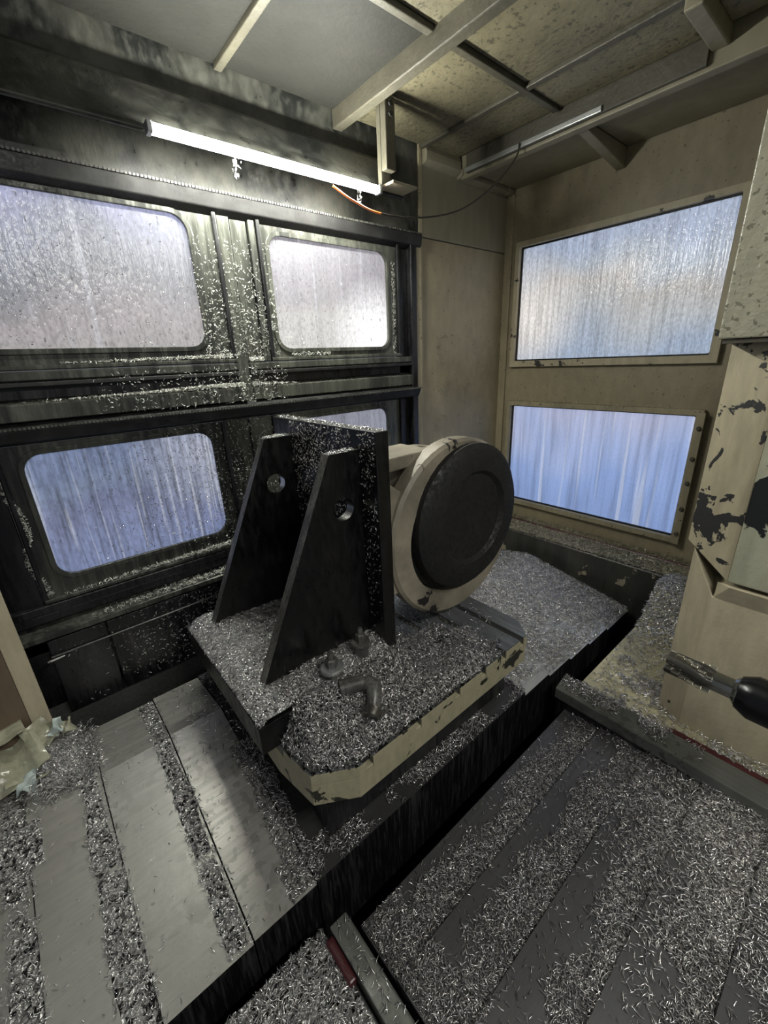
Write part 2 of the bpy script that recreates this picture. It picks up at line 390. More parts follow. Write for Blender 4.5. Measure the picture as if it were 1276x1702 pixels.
# ---- right wall: sheet around two openings (plane x = 2.0)
YW0, YW1 = 0.478, 1.31
wr = struct('wall_right')
XR = 2.0
sheet = MB()
for b in ((YW1, 1.42, -1.3, 0.80), (-0.5, YW0, -1.3, 0.80), (YW0, YW1, 0.473, 0.80), (YW0, YW1, -0.253, -0.033), (YW0, YW1, -1.3, -0.765)):
    sheet.box(XR, XR+0.02, *b)
sheet.build('wall_sheet', 'beige_wall', wr)
box('corner_fold', 'beige_wall', (XR-0.012, XR, 1.36, 1.40, -0.9, 0.70), wr)
def right_window(i, z0, z1, mat, fmat, fw):
    w_ = struct('window_%d' % i)
    f = frame_ring(outer_of(YW0-fw, YW1+0.02, z0-fw, z1+0.022, 1), rrect(YW0, YW1, z0, z1, 0.004, 1), 0, XR-0.022, XR-0.001)
    f.build('window_frame', fmat, w_, 0.003)
    g = frame_ring(outer_of(YW0-0.006, YW1+0.006, z0-0.006, z1+0.006, 1), rrect(YW0+0.006, YW1-0.006, z0+0.006, z1-0.006, 0.004, 1), 0, XR+0.0, XR+0.008)
    g.build('gasket', 'rubber', w_)
    MB().extr(rrect(YW0-0.004, YW1+0.004, z0-0.004, z1+0.004, 0.003, 1), 0, XR+0.008, XR+0.014).build('window_pane', mat, w_)
    return w_
p5 = pane_mat('pane_upper_right', dict(z=(-0.033, 0.473), stops=[(0.0, (0.36, 0.44, 0.58)), (0.35, (0.50, 0.52, 0.54)), (0.6, (0.48, 0.46, 0.45)), (0.8, (0.42, 0.47, 0.55)), (1.0, (0.40, 0.47, 0.62))]), 1.05,
              spot=((2.0, 1.27, 0.17), 0.30, (0.95, 0.9, 0.85)), streak=0.35, seed=3.1, freq=70, lump=0.3, dropt=0.75, rivulet=0.12)
p6 = pane_mat('pane_lower_right', dict(z=(-0.765, -0.253), stops=[(0.0, (0.22, 0.32, 0.60)), (0.4, (0.25, 0.36, 0.66)), (0.7, (0.34, 0.43, 0.70)), (1.0, (0.42, 0.46, 0.66))]), 1.0, streak=0.32, seed=7.7, freq=40, lump=0.08, dropt=0.80, rivulet=0.3)
w5 = right_window(5, -0.033, 0.473, p5, 'beige_peel', 0.028)
w6 = right_window(6, -0.765, -0.253, p6, 'beige', 0.024)
bs = box('bolt_strip', 'beige', (XR-0.03, XR-0.022, 0.446, 0.472, -0.79, -0.24), w6)
for z in (-0.30, -0.42, -0.52, -0.63, -0.74):
    MB().lathe((XR-0.030, 0.459, z), (-1, 0, 0), [(0.009, 0), (0.009, 0.006), (0.006, 0.009)], 6).build('bolt', 'rib', bs)

# ---- left wall (plane y = 1.4)
wl = struct('wall_left')
YL = 1.40
box('wall_panel', 'beige_wall', (1.415, 2.0, YL, YL+0.02, -1.3, 0.462), wl)
box('wall_panel', 'soffit', (1.415, 2.0, YL-0.003, YL+0.02, 0.466, 0.80), wl)
box('corner_strip', 'beige', (1.362, 1.392, YL-0.02, YL+0.02, -1.2, 0.455), wl)
box('corner_strip', 'beige', (1.394, 1.412, YL-0.008, YL+0.02, -1.2, 0.80), wl)
box('header_panel', 'hood', (-0.9, 1.393, YL-0.002, YL+0.02, 0.474, 0.80), wl, 0.001)
box('jamb', 'door_dark', (1.275, 1.36, YL, YL+0.02, -1.2, 0.43), wl)
box('jamb', 'door_dark', (1.325, 1.358, YL-0.028, YL, -0.70, 0.43), wl, 0.004)
# header gasket with toothed bead
gk = thing('door_header_gasket', 'black rubber gasket with toothed bead along top of the left door', 'gasket')
MB().extr([(YL-0.035, 0.462), (YL-0.002, 0.474), (YL-0.002, 0.41), (YL-0.030, 0.425)], 0, -0.9, 1.385).build('gasket_body', 'rubber', gk, 0.003)
def teeth(x0, x1, y, z, parent, step=0.009):
    m = MB(); x = x0
    while x < x1:
        m.box(x, x+step*0.6, y-0.004, y+0.001, z-0.002, z+0.0035); x += step
    return m.build('bead_teeth', 'edge_steel', parent, kind='stuff')
teeth(-0.85, 1.38, YL-0.034, 0.463, gk)
gk2 = thing('middle_gasket', 'black rubber gasket with toothed bead above the lower door windows', 'gasket')
MB().extr([(YL-0.045, -0.125), (YL-0.002, -0.105), (YL-0.002, -0.165), (YL-0.030, -0.155)], 0, -0.9, 1.36).build('gasket_body', 'rubber', gk2, 0.003)
teeth(-0.85, 1.355, YL-0.044, -0.122, gk2)

PW = [  # pane rect x0,x1,z0,z1, frame rect, colours
 (1, -0.62, 0.478, 0.060, 0.403, (-0.86, 0.560, 0.012, 0.428), 'pane_upper_left',
   [(0.0, (0.38, 0.37, 0.36)), (0.25, (0.42, 0.38, 0.39)), (0.5, (0.24, 0.25, 0.28)), (0.75, (0.34, 0.36, 0.44)), (1.0, (0.44, 0.46, 0.68))], None, 0.95, 0.16, 55, 0.33),
 (2, 0.720, 1.214, 0.050, 0.388, (0.682, 1.272, 0.012, 0.428), 'pane_upper_centre',
   [(0.0, (0.62, 0.60, 0.57)), (0.3, (0.58, 0.56, 0.53)), (0.5, (0.38, 0.35, 0.37)), (0.8, (0.34, 0.31, 0.35)), (1.0, (0.36, 0.34, 0.38))], ((1.16, 1.4, 0.09), 0.22, (1.5, 1.5, 1.5)), 1.0, 0.2, 60, 0.3),
 (3, -0.040, 0.440, -0.535, -0.190, (-0.090, 0.488, -0.598, -0.165), 'pane_lower_left',
   [(0.0, (0.20, 0.25, 0.44)), (0.5, (0.17, 0.20, 0.34)), (0.8, (0.20, 0.25, 0.38)), (1.0, (0.18, 0.23, 0.38))], ((0.39, 1.4, -0.24), 0.20, (0.45, 0.48, 0.60)), 1.0, 0.6, 75, 0.3),
 (4, 0.700, 1.190, -0.535, -0.190, (0.655, 1.272, -0.598, -0.165), 'pane_lower_centre',
   [(0.0, (0.30, 0.32, 0.40)), (0.5, (0.34, 0.36, 0.44)), (1.0, (0.30, 0.31, 0.38))], None, 0.9, 0.4, 38, 0.2)]
for (i, x0, x1, z0, z1, fr, nm, stops, spot, stg, stk, fq, lump) in PW:
    wd = struct('window_%d' % i)
    n = 6
    ring = frame_ring(outer_of(*fr, n), rrect(x0, x1, z0, z1, 0.045, n), 1, YL-0.004, YL+0.020); ring.build('door_panel', 'door', wd)
    ring = frame_ring(rrect(x0-0.012, x1+0.012, z0-0.012, z1+0.012, 0.055, n), rrect(x0+0.002, x1-0.002, z0+0.002, z1-0.002, 0.043, n), 1, YL-0.009, YL-0.003)
    ring.build('gasket', 'door', wd, 0.002)
    pm = pane_mat(nm, dict(z=(z0, z1), stops=stops), stg, spot, stk, i*2.3, fq, lump=lump)
    MB().extr(rrect(x0-0.004, x1+0.004, z0-0.004, z1+0.004, 0.045, n), 1, YL+0.004, YL+0.010).build('window_pane', pm, wd)
    # raised edge around the door panel
    a0, a1, b0, b1 = fr
    for b in ((a0, a0+0.012, b0, b1), (a1-0.012, a1, b0, b1)):
        box('panel_edge', 'door_dark', (b[0], b[1], YL-0.018, YL-0.004, b[2], b[3]), wd, 0.003)
    box('panel_edge', 'door', (a0, a1, YL-0.020, YL-0.004, b0, b0+0.012), wd, 0.003)
# mullion between the door leaves
t1 = struct('trim_1')
box('mullion', 'door', (0.562, 0.600, YL-0.010, YL+0.02, -0.115, 0.428), t1, 0.003)
box('mullion', 'door', (0.603, 0.655, YL-0.004, YL+0.02, -0.115, 0.428), t1, 0.003)
box('mullion', 'door', (0.658, 0.680, YL-0.012, YL+0.02, 0.012, 0.428), t1, 0.003)
box('mullion', 'door', (0.490, 0.570, YL-0.002, YL+0.02, -0.60, -0.165), t1, 0.002)
box('mullion', 'door', (0.573, 0.652, YL-0.010, YL+0.02, -0.60, -0.165), t1, 0.003)
# middle rail
t2 = struct('trim_2')
box('rail', 'door', (-0.86, 0.560, YL-0.020, YL+0.02, -0.012, 0.010), t2, 0.003)
box('rail', 'door', (0.600, 1.34, YL-0.020, YL+0.02, -0.012, 0.010), t2, 0.003)
box('groove', 'door_dark', (-0.86, 1.36, YL+0.0, YL+0.02, -0.055, -0.012), t2, 0)
box('rail_lip', 'rubber', (-0.86, 0.560, YL-0.026, YL-0.0, -0.026, -0.015), t2, 0.002)
box('rail_lip', 'rubber', (0.600, 1.34, YL-0.026, YL-0.0, -0.026, -0.015), t2, 0.002)
MB().extr([(YL+0.02, -0.052), (YL-0.030, -0.066), (YL-0.030, -0.106), (YL+0.02, -0.115)], 0, -0.86, 0.575).build('door_ledge', 'door', t2, 0.002)
MB().extr([(YL+0.02, -0.052), (YL-0.024, -0.066), (YL-0.024, -0.106), (YL+0.02, -0.115)], 0, 0.600, 1.36).build('door_ledge', 'door', t2, 0.002)
# below the windows
t3 = struct('trim_3')
box('sill', 'door_dark', (-0.20, 1.30, YL-0.022, YL+0.02, -0.625, -0.600), t3, 0.003)
box('sill', 'door_dark', (-0.20, 1.30, YL-0.012, YL+0.02, -0.655, -0.628), t3, 0.003)
MB().extr([(YL+0.02, -0.655), (YL-0.050, -0.672), (YL-0.050, -0.690), (YL+0.02, -0.690)], 0, -0.20, 1.30).build('sill', 'door', t3, 0.003)
box('door_panel', 'door_dark', (-0.9, -0.092, YL, YL+0.02, -0.75, -0.165), t3, 0.002)
box('lower_wall', 'door_dark', (-0.9, 1.362, YL, YL+0.02, -0.93, -0.66), t3, 0)
box('lower_wall', 'guard', (-0.9, 1.362, YL+0.0, YL+0.02, -1.35, -0.93), t3, 0)
ap = thing('door_apron', 'black sheet apron hanging under the lower left window', 'panel')
box('apron_sheet', 'door_dark', (-0.115, 0.025, YL-0.036, YL-0.028, -0.945, -0.700), ap, 0.002)
box('apron_sheet', 'door_dark', (0.029, 0.36, YL-0.036, YL-0.028, -0.945, -0.700), ap, 0.002)
MB().tube([(-0.115, YL-0.04, -0.748), (0.20, YL-0.04, -0.745), (0.36, YL-0.04, -0.742)], 0.003, 6).build('apron_seam', 'edge_steel', ap)
MB().tube([(-0.125, YL-0.045, -0.755), (-0.085, YL-0.05, -0.75)], [0.007, 0.005], 8).build('latch_pin', 'bright', ap, smooth=True)

# ---- ceiling
ce = struct('ceiling')
box('ceiling_sheet', 'rib', (-0.9, 2.05, -0.7, 1.42, 0.790, 0.80), ce, 0)
xs = [-0.9, -0.16, 0.63, 1.02, 1.41, 1.62]; ys = [-0.7, -0.02, 0.50, 0.95, 1.40]
for a in range(len(xs)-1):
    for b in range(len(ys)-1):
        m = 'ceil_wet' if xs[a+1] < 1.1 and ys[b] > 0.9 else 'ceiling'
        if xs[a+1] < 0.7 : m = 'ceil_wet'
        box('ceiling_panel', m, (xs[a]+0.012, xs[a+1]-0.012, ys[b]+0.012, ys[b+1]-0.012, 0.760+0.002*((a+b) % 3), 0.790), ce, 0.003)
box('ceiling_beam', 'rib', (1.00, 1.035, -0.6, 1.392, 0.715, 0.785), ce, 0.003)
box('ceiling_beam', 'rib', (1.037, 1.050, -0.6, 1.392, 0.735, 0.785), ce, 0.003)
for x in (-0.16, 0.63, 1.41):
    box('ceiling_rib', 'rib', (x-0.011, x+0.011, -0.6, 1.392, 0.752, 0.785), ce, 0.003)
for y in (-0.02, 0.95):
    box('ceiling_rib', 'rib', (-0.7, 0.998, y-0.011, y+0.011, 0.750, 0.785), ce, 0.003)
    box('ceiling_rib', 'rib', (1.052, 1.60, y-0.011, y+0.011, 0.750, 0.785), ce, 0.003)
box('ceiling_beam', 'soffit', (1.40, 1.63, 0.488, 0.528, 0.728, 0.785), ce, 0.004)
# soffit along the right wall
box('soffit', 'soffit', (1.66, 1.998, -0.5, 0.88, 0.722, 0.79), ce, 0.004)
box('soffit', 'soffit', (1.66, 1.998, 0.91, 1.36, 0.716, 0.79), ce, 0.004)
MB().extr([(1.66, 0.70), (1.998, 0.655), (1.998, 0.72), (1.66, 0.72)], 1, 0.875, 0.91).build('soffit_rib', 'soffit', ce, 0.003)
box('soffit_lip', 'soffit', (1.628, 1.665, -0.5, 1.38, 0.690, 0.785), ce, 0.004)
box('soffit_lip', 'rib', (1.612, 1.627, 0.53, 1.34, 0.700, 0.765), ce, 0.002)
MB().extr([(YL-0.001, 0.700), (YL-0.030, 0.715), (YL-0.030, 0.745), (YL-0.015, 0.790), (YL-0.001, 0.79)], 0, 1.415, 1.62).build('wall_moulding', 'soffit', ce, 0.003)
MB().extr([(YL-0.001, 0.690), (YL-0.034, 0.700), (YL-0.034, 0.722), (YL-0.001, 0.74)], 0, 1.62, 1.97).build('wall_moulding', 'soffit', ce, 0.004)
MB().lathe((1.97, YL-0.018, 0.712), (1, 0, 0), [(0.02, -0.02), (0.022, 0.0), (0.02, 0.025)], 12).build('moulding_end', 'soffit', ce, smooth=True)

gs = tag(box('galvanized_strip', 'galv', (1.604, 1.611, 0.80, 1.34, 0.700, 0.716)), 'thin galvanized metal strip along the ceiling edge by right wall', 'strip')

# ---- LED lamp
lamp = thing('strip_lamp', 'glowing white tube lamp hung in a wet dark housing above the left door', 'lamp')
LY, LZ = 1.215, 0.508
MB().extr(rrect(LY-0.012, LY+0.012, LZ-0.010, LZ+0.010, 0.008, 4), 0, 0.375, 1.030).build('tube', 'led', lamp)
for x in (0.364, 1.030): box('end_cap', 'galv', (x, x+0.011, LY-0.014, LY+0.014, LZ-0.012, LZ+0.012), lamp)
MB().extr([(LY+0.014, LZ+0.002), (LY+0.022, LZ-0.003), (LY+0.150, LZ+0.110), (LY+0.150, LZ+0.150), (LY+0.140, LZ+0.152), (LY+0.118, LZ+0.135), (LY+0.060, LZ+0.062), (LY+0.018, LZ+0.014)], 0, -0.70, 1.16).build('housing', 'hood', lamp, 0.004)
box('hanger', 'rib', (1.052, 1.092, 1.19, 1.215, 0.56, 0.745), lamp, 0.003)
box('hanger', 'rib', (1.052, 1.092, 1.217, 1.235, 0.52, 0.745), lamp, 0.003)
box('hanger_foot', 'soffit', (1.05, 1.155, 1.16, 1.25, LZ+0.008, LZ+0.016), lamp, 0.002)
for z in (0.725, 0.70): MB().lathe((1.072, 1.19, z), (0, -1, 0), [(0.008, 0), (0.008, 0.006)], 6).build('bolt', 'rubber', lamp)

# cable
cb = thing('lamp_cable', 'thin cable sagging from lamp end to the ceiling strip', 'cable')
def smooth_path(pts, k=8):
    out = []; P = [Vector(p) for p in pts]; P = [P[0]]+P+[P[-1]]
    for i in range(1, len(P)-2):
        for j in range(k):
            t = j/k; a, b, c, d = P[i-1], P[i], P[i+1], P[i+2]
            out.append(0.5*((2*b)+(c-a)*t+(2*a-5*b+4*c-d)*t*t+(3*b-a-3*c+d)*t**3))
    out.append(P[-2]); return out
cp = smooth_path([(0.86, 1.215, 0.488), (0.92, 1.20, 0.458), (1.02, 1.19, 0.437), (1.19, 1.175, 0.447), (1.36, 1.15, 0.49), (1.50, 1.12, 0.575), (1.585, 1.09, 0.665), (1.60, 1.085, 0.712)])
MB().tube(cp[:17], 0.0032, 6).build('orange_sleeve', 'orange', cb, smooth=True)
MB().tube(cp[16:], 0.0028, 6).build('black_lead', 'cable', cb, smooth=True)

# ============================================================ X TELESCOPIC COVER (roof shaped)
SL = math.tan(math.radians(11))
YF, ZF, YR = 0.53, -1.0, 1.028
def zx(y): return np.where(y < YR, ZF+(y-YF)*SL, ZF+(YR-YF)*SL-(y-YR)*SL)
xc = thing('table_way_cover', 'telescopic roof-shaped steel cover under the fixture table, strewn with chips', 'way cover')
edges = [-0.75, -0.535, -0.38, -0.225, -0.080, 0.078, 0.215, 0.98, 1.13, 1.275, 1.425, 1.585, 1.80]
def lift(i):
    return -(0.006 if i < 6 else 0.014)*abs(i-6)
for i in range(len(edges)-1):
    a, b = edges[i], edges[i+1]; d = lift(i)
    if i < 6: a0, b0 = a+0.0015, b+0.012
    elif i > 6: a0, b0 = a-0.012, b-0.0015
    else: a0, b0 = a, b
    if i < 6: b0 = b-0.0015
    if i > 6: a0, b0 = a+0.002, b-0.009
    if i == 6: a0, b0 = a+0.0015, b-0.0015
    ye = 1.262; t = 0.004
    zr = ZF+(YR-YF)*SL; ze = zr-(ye-YR)*SL
    prof = [(YF, ZF-0.34), (YF, ZF+d), (YR, zr+d), (ye, ze+d), (ye, ze-0.30), (ye-t, ze-0.30), (ye-t, ze+d-t), (YR, zr+d-t), (YF+t, ZF+d-t), (YF+t, ZF-0.34)]
    m = MB(); n = len(prof)
    m.add([(a0, y, z) for y, z in prof]+[(b0, y, z) for y, z in prof], [(k, (k+1) % n, n+(k+1) % n, n+k) for k in range(n)])
    for q in range(0, 1):
        for off in (0, n):
            m.f += [(off+0, off+1, off+8, off+9), (off+1, off+2, off+7, off+8), (off+2, off+3, off+6, off+7), (off+3, off+4, off+5, off+6)]
    o = m.build('cover_plate', 'cover_oily_shade' if i == 6 else 'cover', xc)  # centre plate: black oil, with the shade under the table painted in
    # the front skirt and plate ends are near black
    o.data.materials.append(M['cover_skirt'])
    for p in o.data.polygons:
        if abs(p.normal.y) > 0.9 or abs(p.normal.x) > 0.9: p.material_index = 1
# the bellows end wall behind the right end
box('end_plate', 'cover_skirt', (1.802, 1.812, YF+0.02, 1.26, -1.34, -1.06), xc, 0)
def lift_at(x):
    x = np.asarray(x); k = np.clip(np.searchsorted(edges, x)-1, 0, len(edges)-2); return -np.where(k < 6, 0.006, 0.014)*np.abs(k-6)
def ztop(x, y): return zx(y)+lift_at(x)

# ============================================================ PALLET TABLE
pt = thing('pallet_table', 'machine table with beige sides, chamfered corners and T-slots, heaped with chips', 'machine table')
def oct_(x0, x1, y0, y1, c): return [(x0+c, y0), (x1-c*0.6, y0), (x1, y0+c*0.6), (x1, y1-c), (x1-c, y1), (x0+c, y1), (x0, y1-c), (x0, y0+c*1.2)]
PX0, PX1, PY0, PY1, PZ = 0.225, 0.955, 0.49, 1.25, -0.730
out = [(0.318, 0.487), (0.895, 0.505), (0.945, 0.56), (0.955, 1.17), (0.88, 1.25), (0.30, 1.25), (0.225, 1.17), (0.222, 0.655), (0.238, 0.545)]
out = [(0.318, 0.497), (0.900, 0.500), (0.945, 0.555), (0.955, 1.17), (0.88, 1.25), (0.30, 1.25), (0.225, 1.17), (0.222, 0.655), (0.238, 0.545)]
MB().extr(out, 2, PZ-0.085, PZ-0.022).build('table_body', 'pallet', pt, 0.002)
# steel bars running along y, with slots between them
bars = [(0.225, 0.335), (0.352, 0.470), (0.487, 0.600), (0.617, 0.700), (0.717, 0.785), (0.803, 0.868), (0.886, 0.955)]
def clip_y(x):
    import itertools
    lo, hi = 9, -9
    for (a, b) in zip(out, out[1:]+out[:1]):
        if (a[0]-x)*(b[0]-x) <= 0 and a[0] != b[0]:
            y = a[1]+(b[1]-a[1])*(x-a[0])/(b[0]-a[0]); lo = min(lo, y); hi = max(hi, y)
    return lo, hi
for a, b in bars:
    xsb = sorted({a+0.0005, b-0.0005}|{p[0] for p in out if a < p[0] < b})
    lo = [(x, clip_y(x)[0]) for x in xsb]; hi = [(x, clip_y(x)[1]) for x in reversed(xsb)]
    MB().extr(lo+hi, 2, PZ-0.024, PZ).build('table_bar', 'bar', pt, 0.0015)
    inset = [(x, y+0.0) for x, y in lo]
    # painted nose of each bar, like the sides of the table
    MB().extr([(x, y-0.002) for x, y in lo]+[(x, y+0.003) for x, y in reversed(lo)], 2, PZ-0.026, PZ-0.003).build('bar_nose', 'pallet', pt)
sd = thing('table_saddle', 'dark oily rotary base under the machine table', 'machine base')
MB().extr([(0.33, 0.575), (0.86, 0.575), (0.90, 0.66), (0.90, 1.14), (0.84, 1.2), (0.32, 1.2), (0.265, 1.13), (0.265, 0.66)], 2, -0.885, PZ-0.086).build('saddle_body', 'cover_skirt', sd, 0.004)
MB().extr([(0.575, ZF+0.045*SL+0.003), (YR, ZF+(YR-YF)*SL+0.003), (1.22, ZF+(YR-YF)*SL-(1.22-YR)*SL+0.003), (1.22, -0.887), (0.575, -0.887)], 0, 0.28, 0.93).build('saddle_flange', 'cover_skirt', sd, 0.004)

# ============================================================ ANGLE PLATE
an = thing('angle_plate', 'tall black welded angle plate with two holed gussets bolted on the table', 'fixture')
BZ0, BZ1 = -0.7295, -0.662
box('base_plate', 'black_plate', (0.190, 0.527, 0.642, 1.09, BZ0, BZ1), an, 0.002)
box('vertical_plate', 'black_plate', (0.5275, 0.562, 0.658, 1.112, BZ0, -0.136), an, 0.0015)
def gusset(y0, y1, foot, hx, hz):
    outl = [(0.527, BZ1), (0.527, -0.178), (0.451, -0.178), (foot, BZ1)]
    per = []
    # outline resampled by angle round the hole so it can carry a round opening
    N = 40; hole = []
    def ray_hit(t):
        d = (math.cos(t), math.sin(t)); best = None
        for (a, b) in zip(outl, outl[1:]+outl[:1]):
            ex, ez = b[0]-a[0], b[1]-a[1]; den = d[0]*ez-d[1]*ex
            if abs(den) < 1e-9: continue
            s_ = ((a[0]-hx)*ez-(a[1]-hz)*ex)/den; u = ((a[0]-hx)*d[1]-(a[1]-hz)*d[0])/den
            if s_ > 0 and -1e-6 <= u <= 1+1e-6 and (best is None or s_ < best): best = s_
        return (hx+d[0]*best, hz+d[1]*best)
    angs = sorted([2*math.pi*k/N for k in range(N)]+[math.atan2(p[1]-hz, p[0]-hx) % (2*math.pi) for p in outl])
    R = 0.026
    outer = [ray_hit(t) for t in angs]; inner = [(hx+R*math.cos(t), hz+R*math.sin(t)) for t in angs]
    o = frame_ring(outer, inner, 1, y0, y1).build('gusset', 'black_plate', an)
    o.data.materials.append(M['edge_steel']); o.data.materials.append(M['bright'])
    for p in o.data.polygons:
        if abs(p.normal.y) < 0.5:
            r = math.hypot(p.center.x-hx, p.center.z-hz); p.material_index = 2 if r < R*1.05 else 1
    return o
gusset(0.718, 0.743, 0.232, 0.478, -0.302)
gusset(1.020, 1.045, 0.232, 0.468, -0.300)

# ============================================================ WORKPIECE (round cast housing on the plate's far face)
wp = thing('workpiece_casting', 'round cast housing with dark open bore, clamped to the far side of the angle plate', 'workpiece')
wc = (0.825, 0.68, -0.440)
MB().lathe((wc[0], wc[1], wc[2]), (0, 1, 0), [(0.185, 0.0), (0.238, 0.0), (0.246, 0.008), (0.246, 0.045), (0.215, 0.06), (0.205, 0.20), (0.150, 0.235), (0.145, 0.22), (0.178, 0.18), (0.180, 0.03), (0.185, 0.0)], 56).build('housing_body', 'work', wp, smooth=True)
MB().lathe((wc[0]+0.0, wc[1]+0.020, wc[2]), (0, 1, 0), [(0.178, 0.0), (0.180, 0.14), (0.10, 0.15), (0.001, 0.15)], 48).build('bore_wall', 'bore', wp, smooth=True)
MB().lathe((wc[0]+0.028, wc[1]-0.030, wc[2]+0.030), (0, 1, 0), [(0.001, 0.012), (0.12, 0.012), (0.13, 0.0), (0.185, 0.004), (0.200, 0.016), (0.202, 0.05), (0.10, 0.06), (0.001, 0.06)], 40).build('bore_cover', 'bore', wp, 0, True)
MB().prism([(0.563, 0.69, -0.245), (0.563, 0.86, -0.245), (0.563, 0.86, -0.56), (0.563, 0.69, -0.56)],
           [(0.640, 0.70, -0.300), (0.640, 0.86, -0.300), (0.640, 0.86, -0.56), (0.640, 0.70, -0.56)]).build('mounting_pad', 'work', wp, 0.006)
MB().prism([(0.563, 0.72, -0.215), (0.563, 0.84, -0.215), (0.563, 0.84, -0.250), (0.563, 0.72, -0.250)],
           [(0.760, 0.72, -0.215), (0.760, 0.84, -0.215), (0.760, 0.84, -0.245), (0.760, 0.72, -0.245)]).build('top_web', 'work', wp, 0.004)

# ============================================================ CLAMPING HARDWARE
def clamp_post(name, x, y, z0, h, r, label):
    t = thing(name, label, 'clamp', group='clamping studs in the chips beside the angle plate')
    MB().lathe((x, y, z0), (0, 0, 1), [(r, 0), (r, h), (r*0.9, h+0.002)], 24).build('sleeve', 'edge_steel', t, smooth=True)
    wsh = MB().lathe((x, y, z0+h+0.002), (0, 0, 1), [(r*1.25, 0), (r*1.25, 0.006), (r*1.1, 0.008), (r*0.8, 0.008)], 24).build('washer', 'galv' if r > 0.02 else 'edge_steel', t, smooth=True)
    MB().lathe((x, y, z0+h+0.010), (0, 0, 1), [(r*0.66, 0), (r*0.66, 0.018), (r*0.55, 0.021)], 6).build('nut', 'edge_steel', wsh)
    MB().lathe((x, y, z0+h+0.03), (0, 0, 1), [(r*0.36, 0), (r*0.36, 0.012), (r*0.28, 0.015)], 14).build('stud', 'edge_steel', t, smooth=True)
clamp_post('clamp_stud', 0.372, 0.655, -0.690, 0.058, 0.021, 'clamping stud with bright washer, nearest the table corner')
clamp_post('clamp_stud', 0.462, 0.668, -0.725, 0.105, 0.018, 'taller dark clamping stud beside the black upright plate')
el = thing('hose_elbow', 'dark pipe elbow lying in the chips near the front table edge', 'pipe fitting')
MB().tube([(0.366, 0.618, -0.655), (0.392, 0.606, -0.652), (0.414, 0.594, -0.650)], 0.0165, 16).build('upper_arm', 'edge_steel', el, smooth=True)
MB().tube([(0.414, 0.594, -0.650), (0.424, 0.578, -0.656), (0.412, 0.560, -0.672), (0.398, 0.549, -0.682)], [0.0165, 0.019, 0.016, 0.015], 16).build('bend', 'edge_steel', el, smooth=True)
MB().tube([(0.398, 0.549, -0.682), (0.384, 0.541, -0.688)], 0.021, 18).build('end_collar', 'cutter', el, smooth=True)

# ============================================================ Y WAY COVER (foreground right)
yc = thing('column_way_cover', 'stepped dark steel telescopic cover in the right foreground, covered in chips', 'way cover')
ysteps = [0.448, 0.337, 0.209, 0.084, -0.05, -0.20, -0.36, -0.55]
YZ = -1.078; XA, XB = 0.258, 1.10
def zy(x, y):
    y = np.asarray(y); k = np.zeros(y.shape)
    for s_ in ysteps[1:]: k = k+(y < s_)
    return YZ+0.012*k
for i in range(len(ysteps)-1):
    z = YZ+0.012*i; y1, y0 = ysteps[i], ysteps[i+1]
    box('cover_plate', 'cover_y', (XA, XB, y0-0.03 if i < len(ysteps)-2 else y0, y1, z-0.009, z), yc, 0.0012)
box('cover_skirt', 'cover_skirt', (XA, XB, 0.441, 0.449, -1.35, YZ-0.01), yc, 0)
# guard strip beside it
gd = thing('guard_strip', 'long oily steel guard strip between stepped cover and beige deck', 'guard')
MB().extr([(1.075, -1.010), (1.130, -0.992), (1.136, -0.998), (1.136, -1.10), (1.120, -1.10), (1.075, -1.045)], 1, -0.6, 0.482).build('strip_top', 'guard', gd, 0.002)
box('strip_side', 'cover_skirt', (1.082, 1.119, -0.6, 0.478, -1.30, -1.046), gd, 0.001)
# small rail at near left
rl = thing('near_guide_rail', 'short grey guide rail with red sealant in near foreground', 'rail')
MB().extr([(0.200, -1.030), (0.236, -1.030), (0.240, -1.036), (0.240, -1.12), (0.200, -1.12)], 1, -0.6, 0.466).build('rail_body', 'guard', rl, 0.002)
box('sealant', 'red', (0.182, 0.199, 0.375, 0.455, -1.055, -1.034), rl, 0.004)
bd = thing('near_deck', 'steel deck ledge beside the near guide rail, buried in bright chips', 'deck')
MB().extr([(-0.5, 0.488), (0.185, 0.488), (0.198, 0.44), (0.198, -0.4), (-0.5, -0.4)], 2, -1.075, -1.060).build('deck_plate', 'cover_y', bd, 0.002)
box('deck_skirt', 'cover_skirt', (-0.5, 0.18, 0.478, 0.486, -1.4, -1.076), bd, 0)

# ============================================================ DECK + LEDGE at the right
dk = thing('beige_deck', 'beige sheet deck in the back right pit with a drift of chips', 'deck')
MB().extr([(1.138, 0.445), (1.855, 0.445), (1.855, -0.6), (1.138, -0.6)], 2, -1.045, -1.025).build('deck_sheet', 'floor_beige', dk, 0.002)
box('deck_skirt', 'cover_skirt', (1.138, 1.855, 0.437, 0.4445, -1.40, -1.046), dk, 0)
box('sealant_line', 'red', (1.142, 1.172, -0.5, 0.19, -1.0245, -1.010), dk, 0.004)
lg = thing('wall_ledge', 'chip-covered ledge under the lower right window with red sealant line', 'ledge')
MB().extr([(1.857, -1.35), (1.857, -0.900), (1.862, -0.895), (1.998, -0.862), (1.998, -1.35)], 1, -0.5, 1.36).build('ledge_body', 'ledge_face', lg, 0)
MB().tube([(1.952, 0.30, -0.868), (1.950, 0.7, -0.870), (1.953, 1.0, -0.869), (1.95, 1.3, -0.870)], 0.0075, 6).build('sealant_line', 'red', lg)

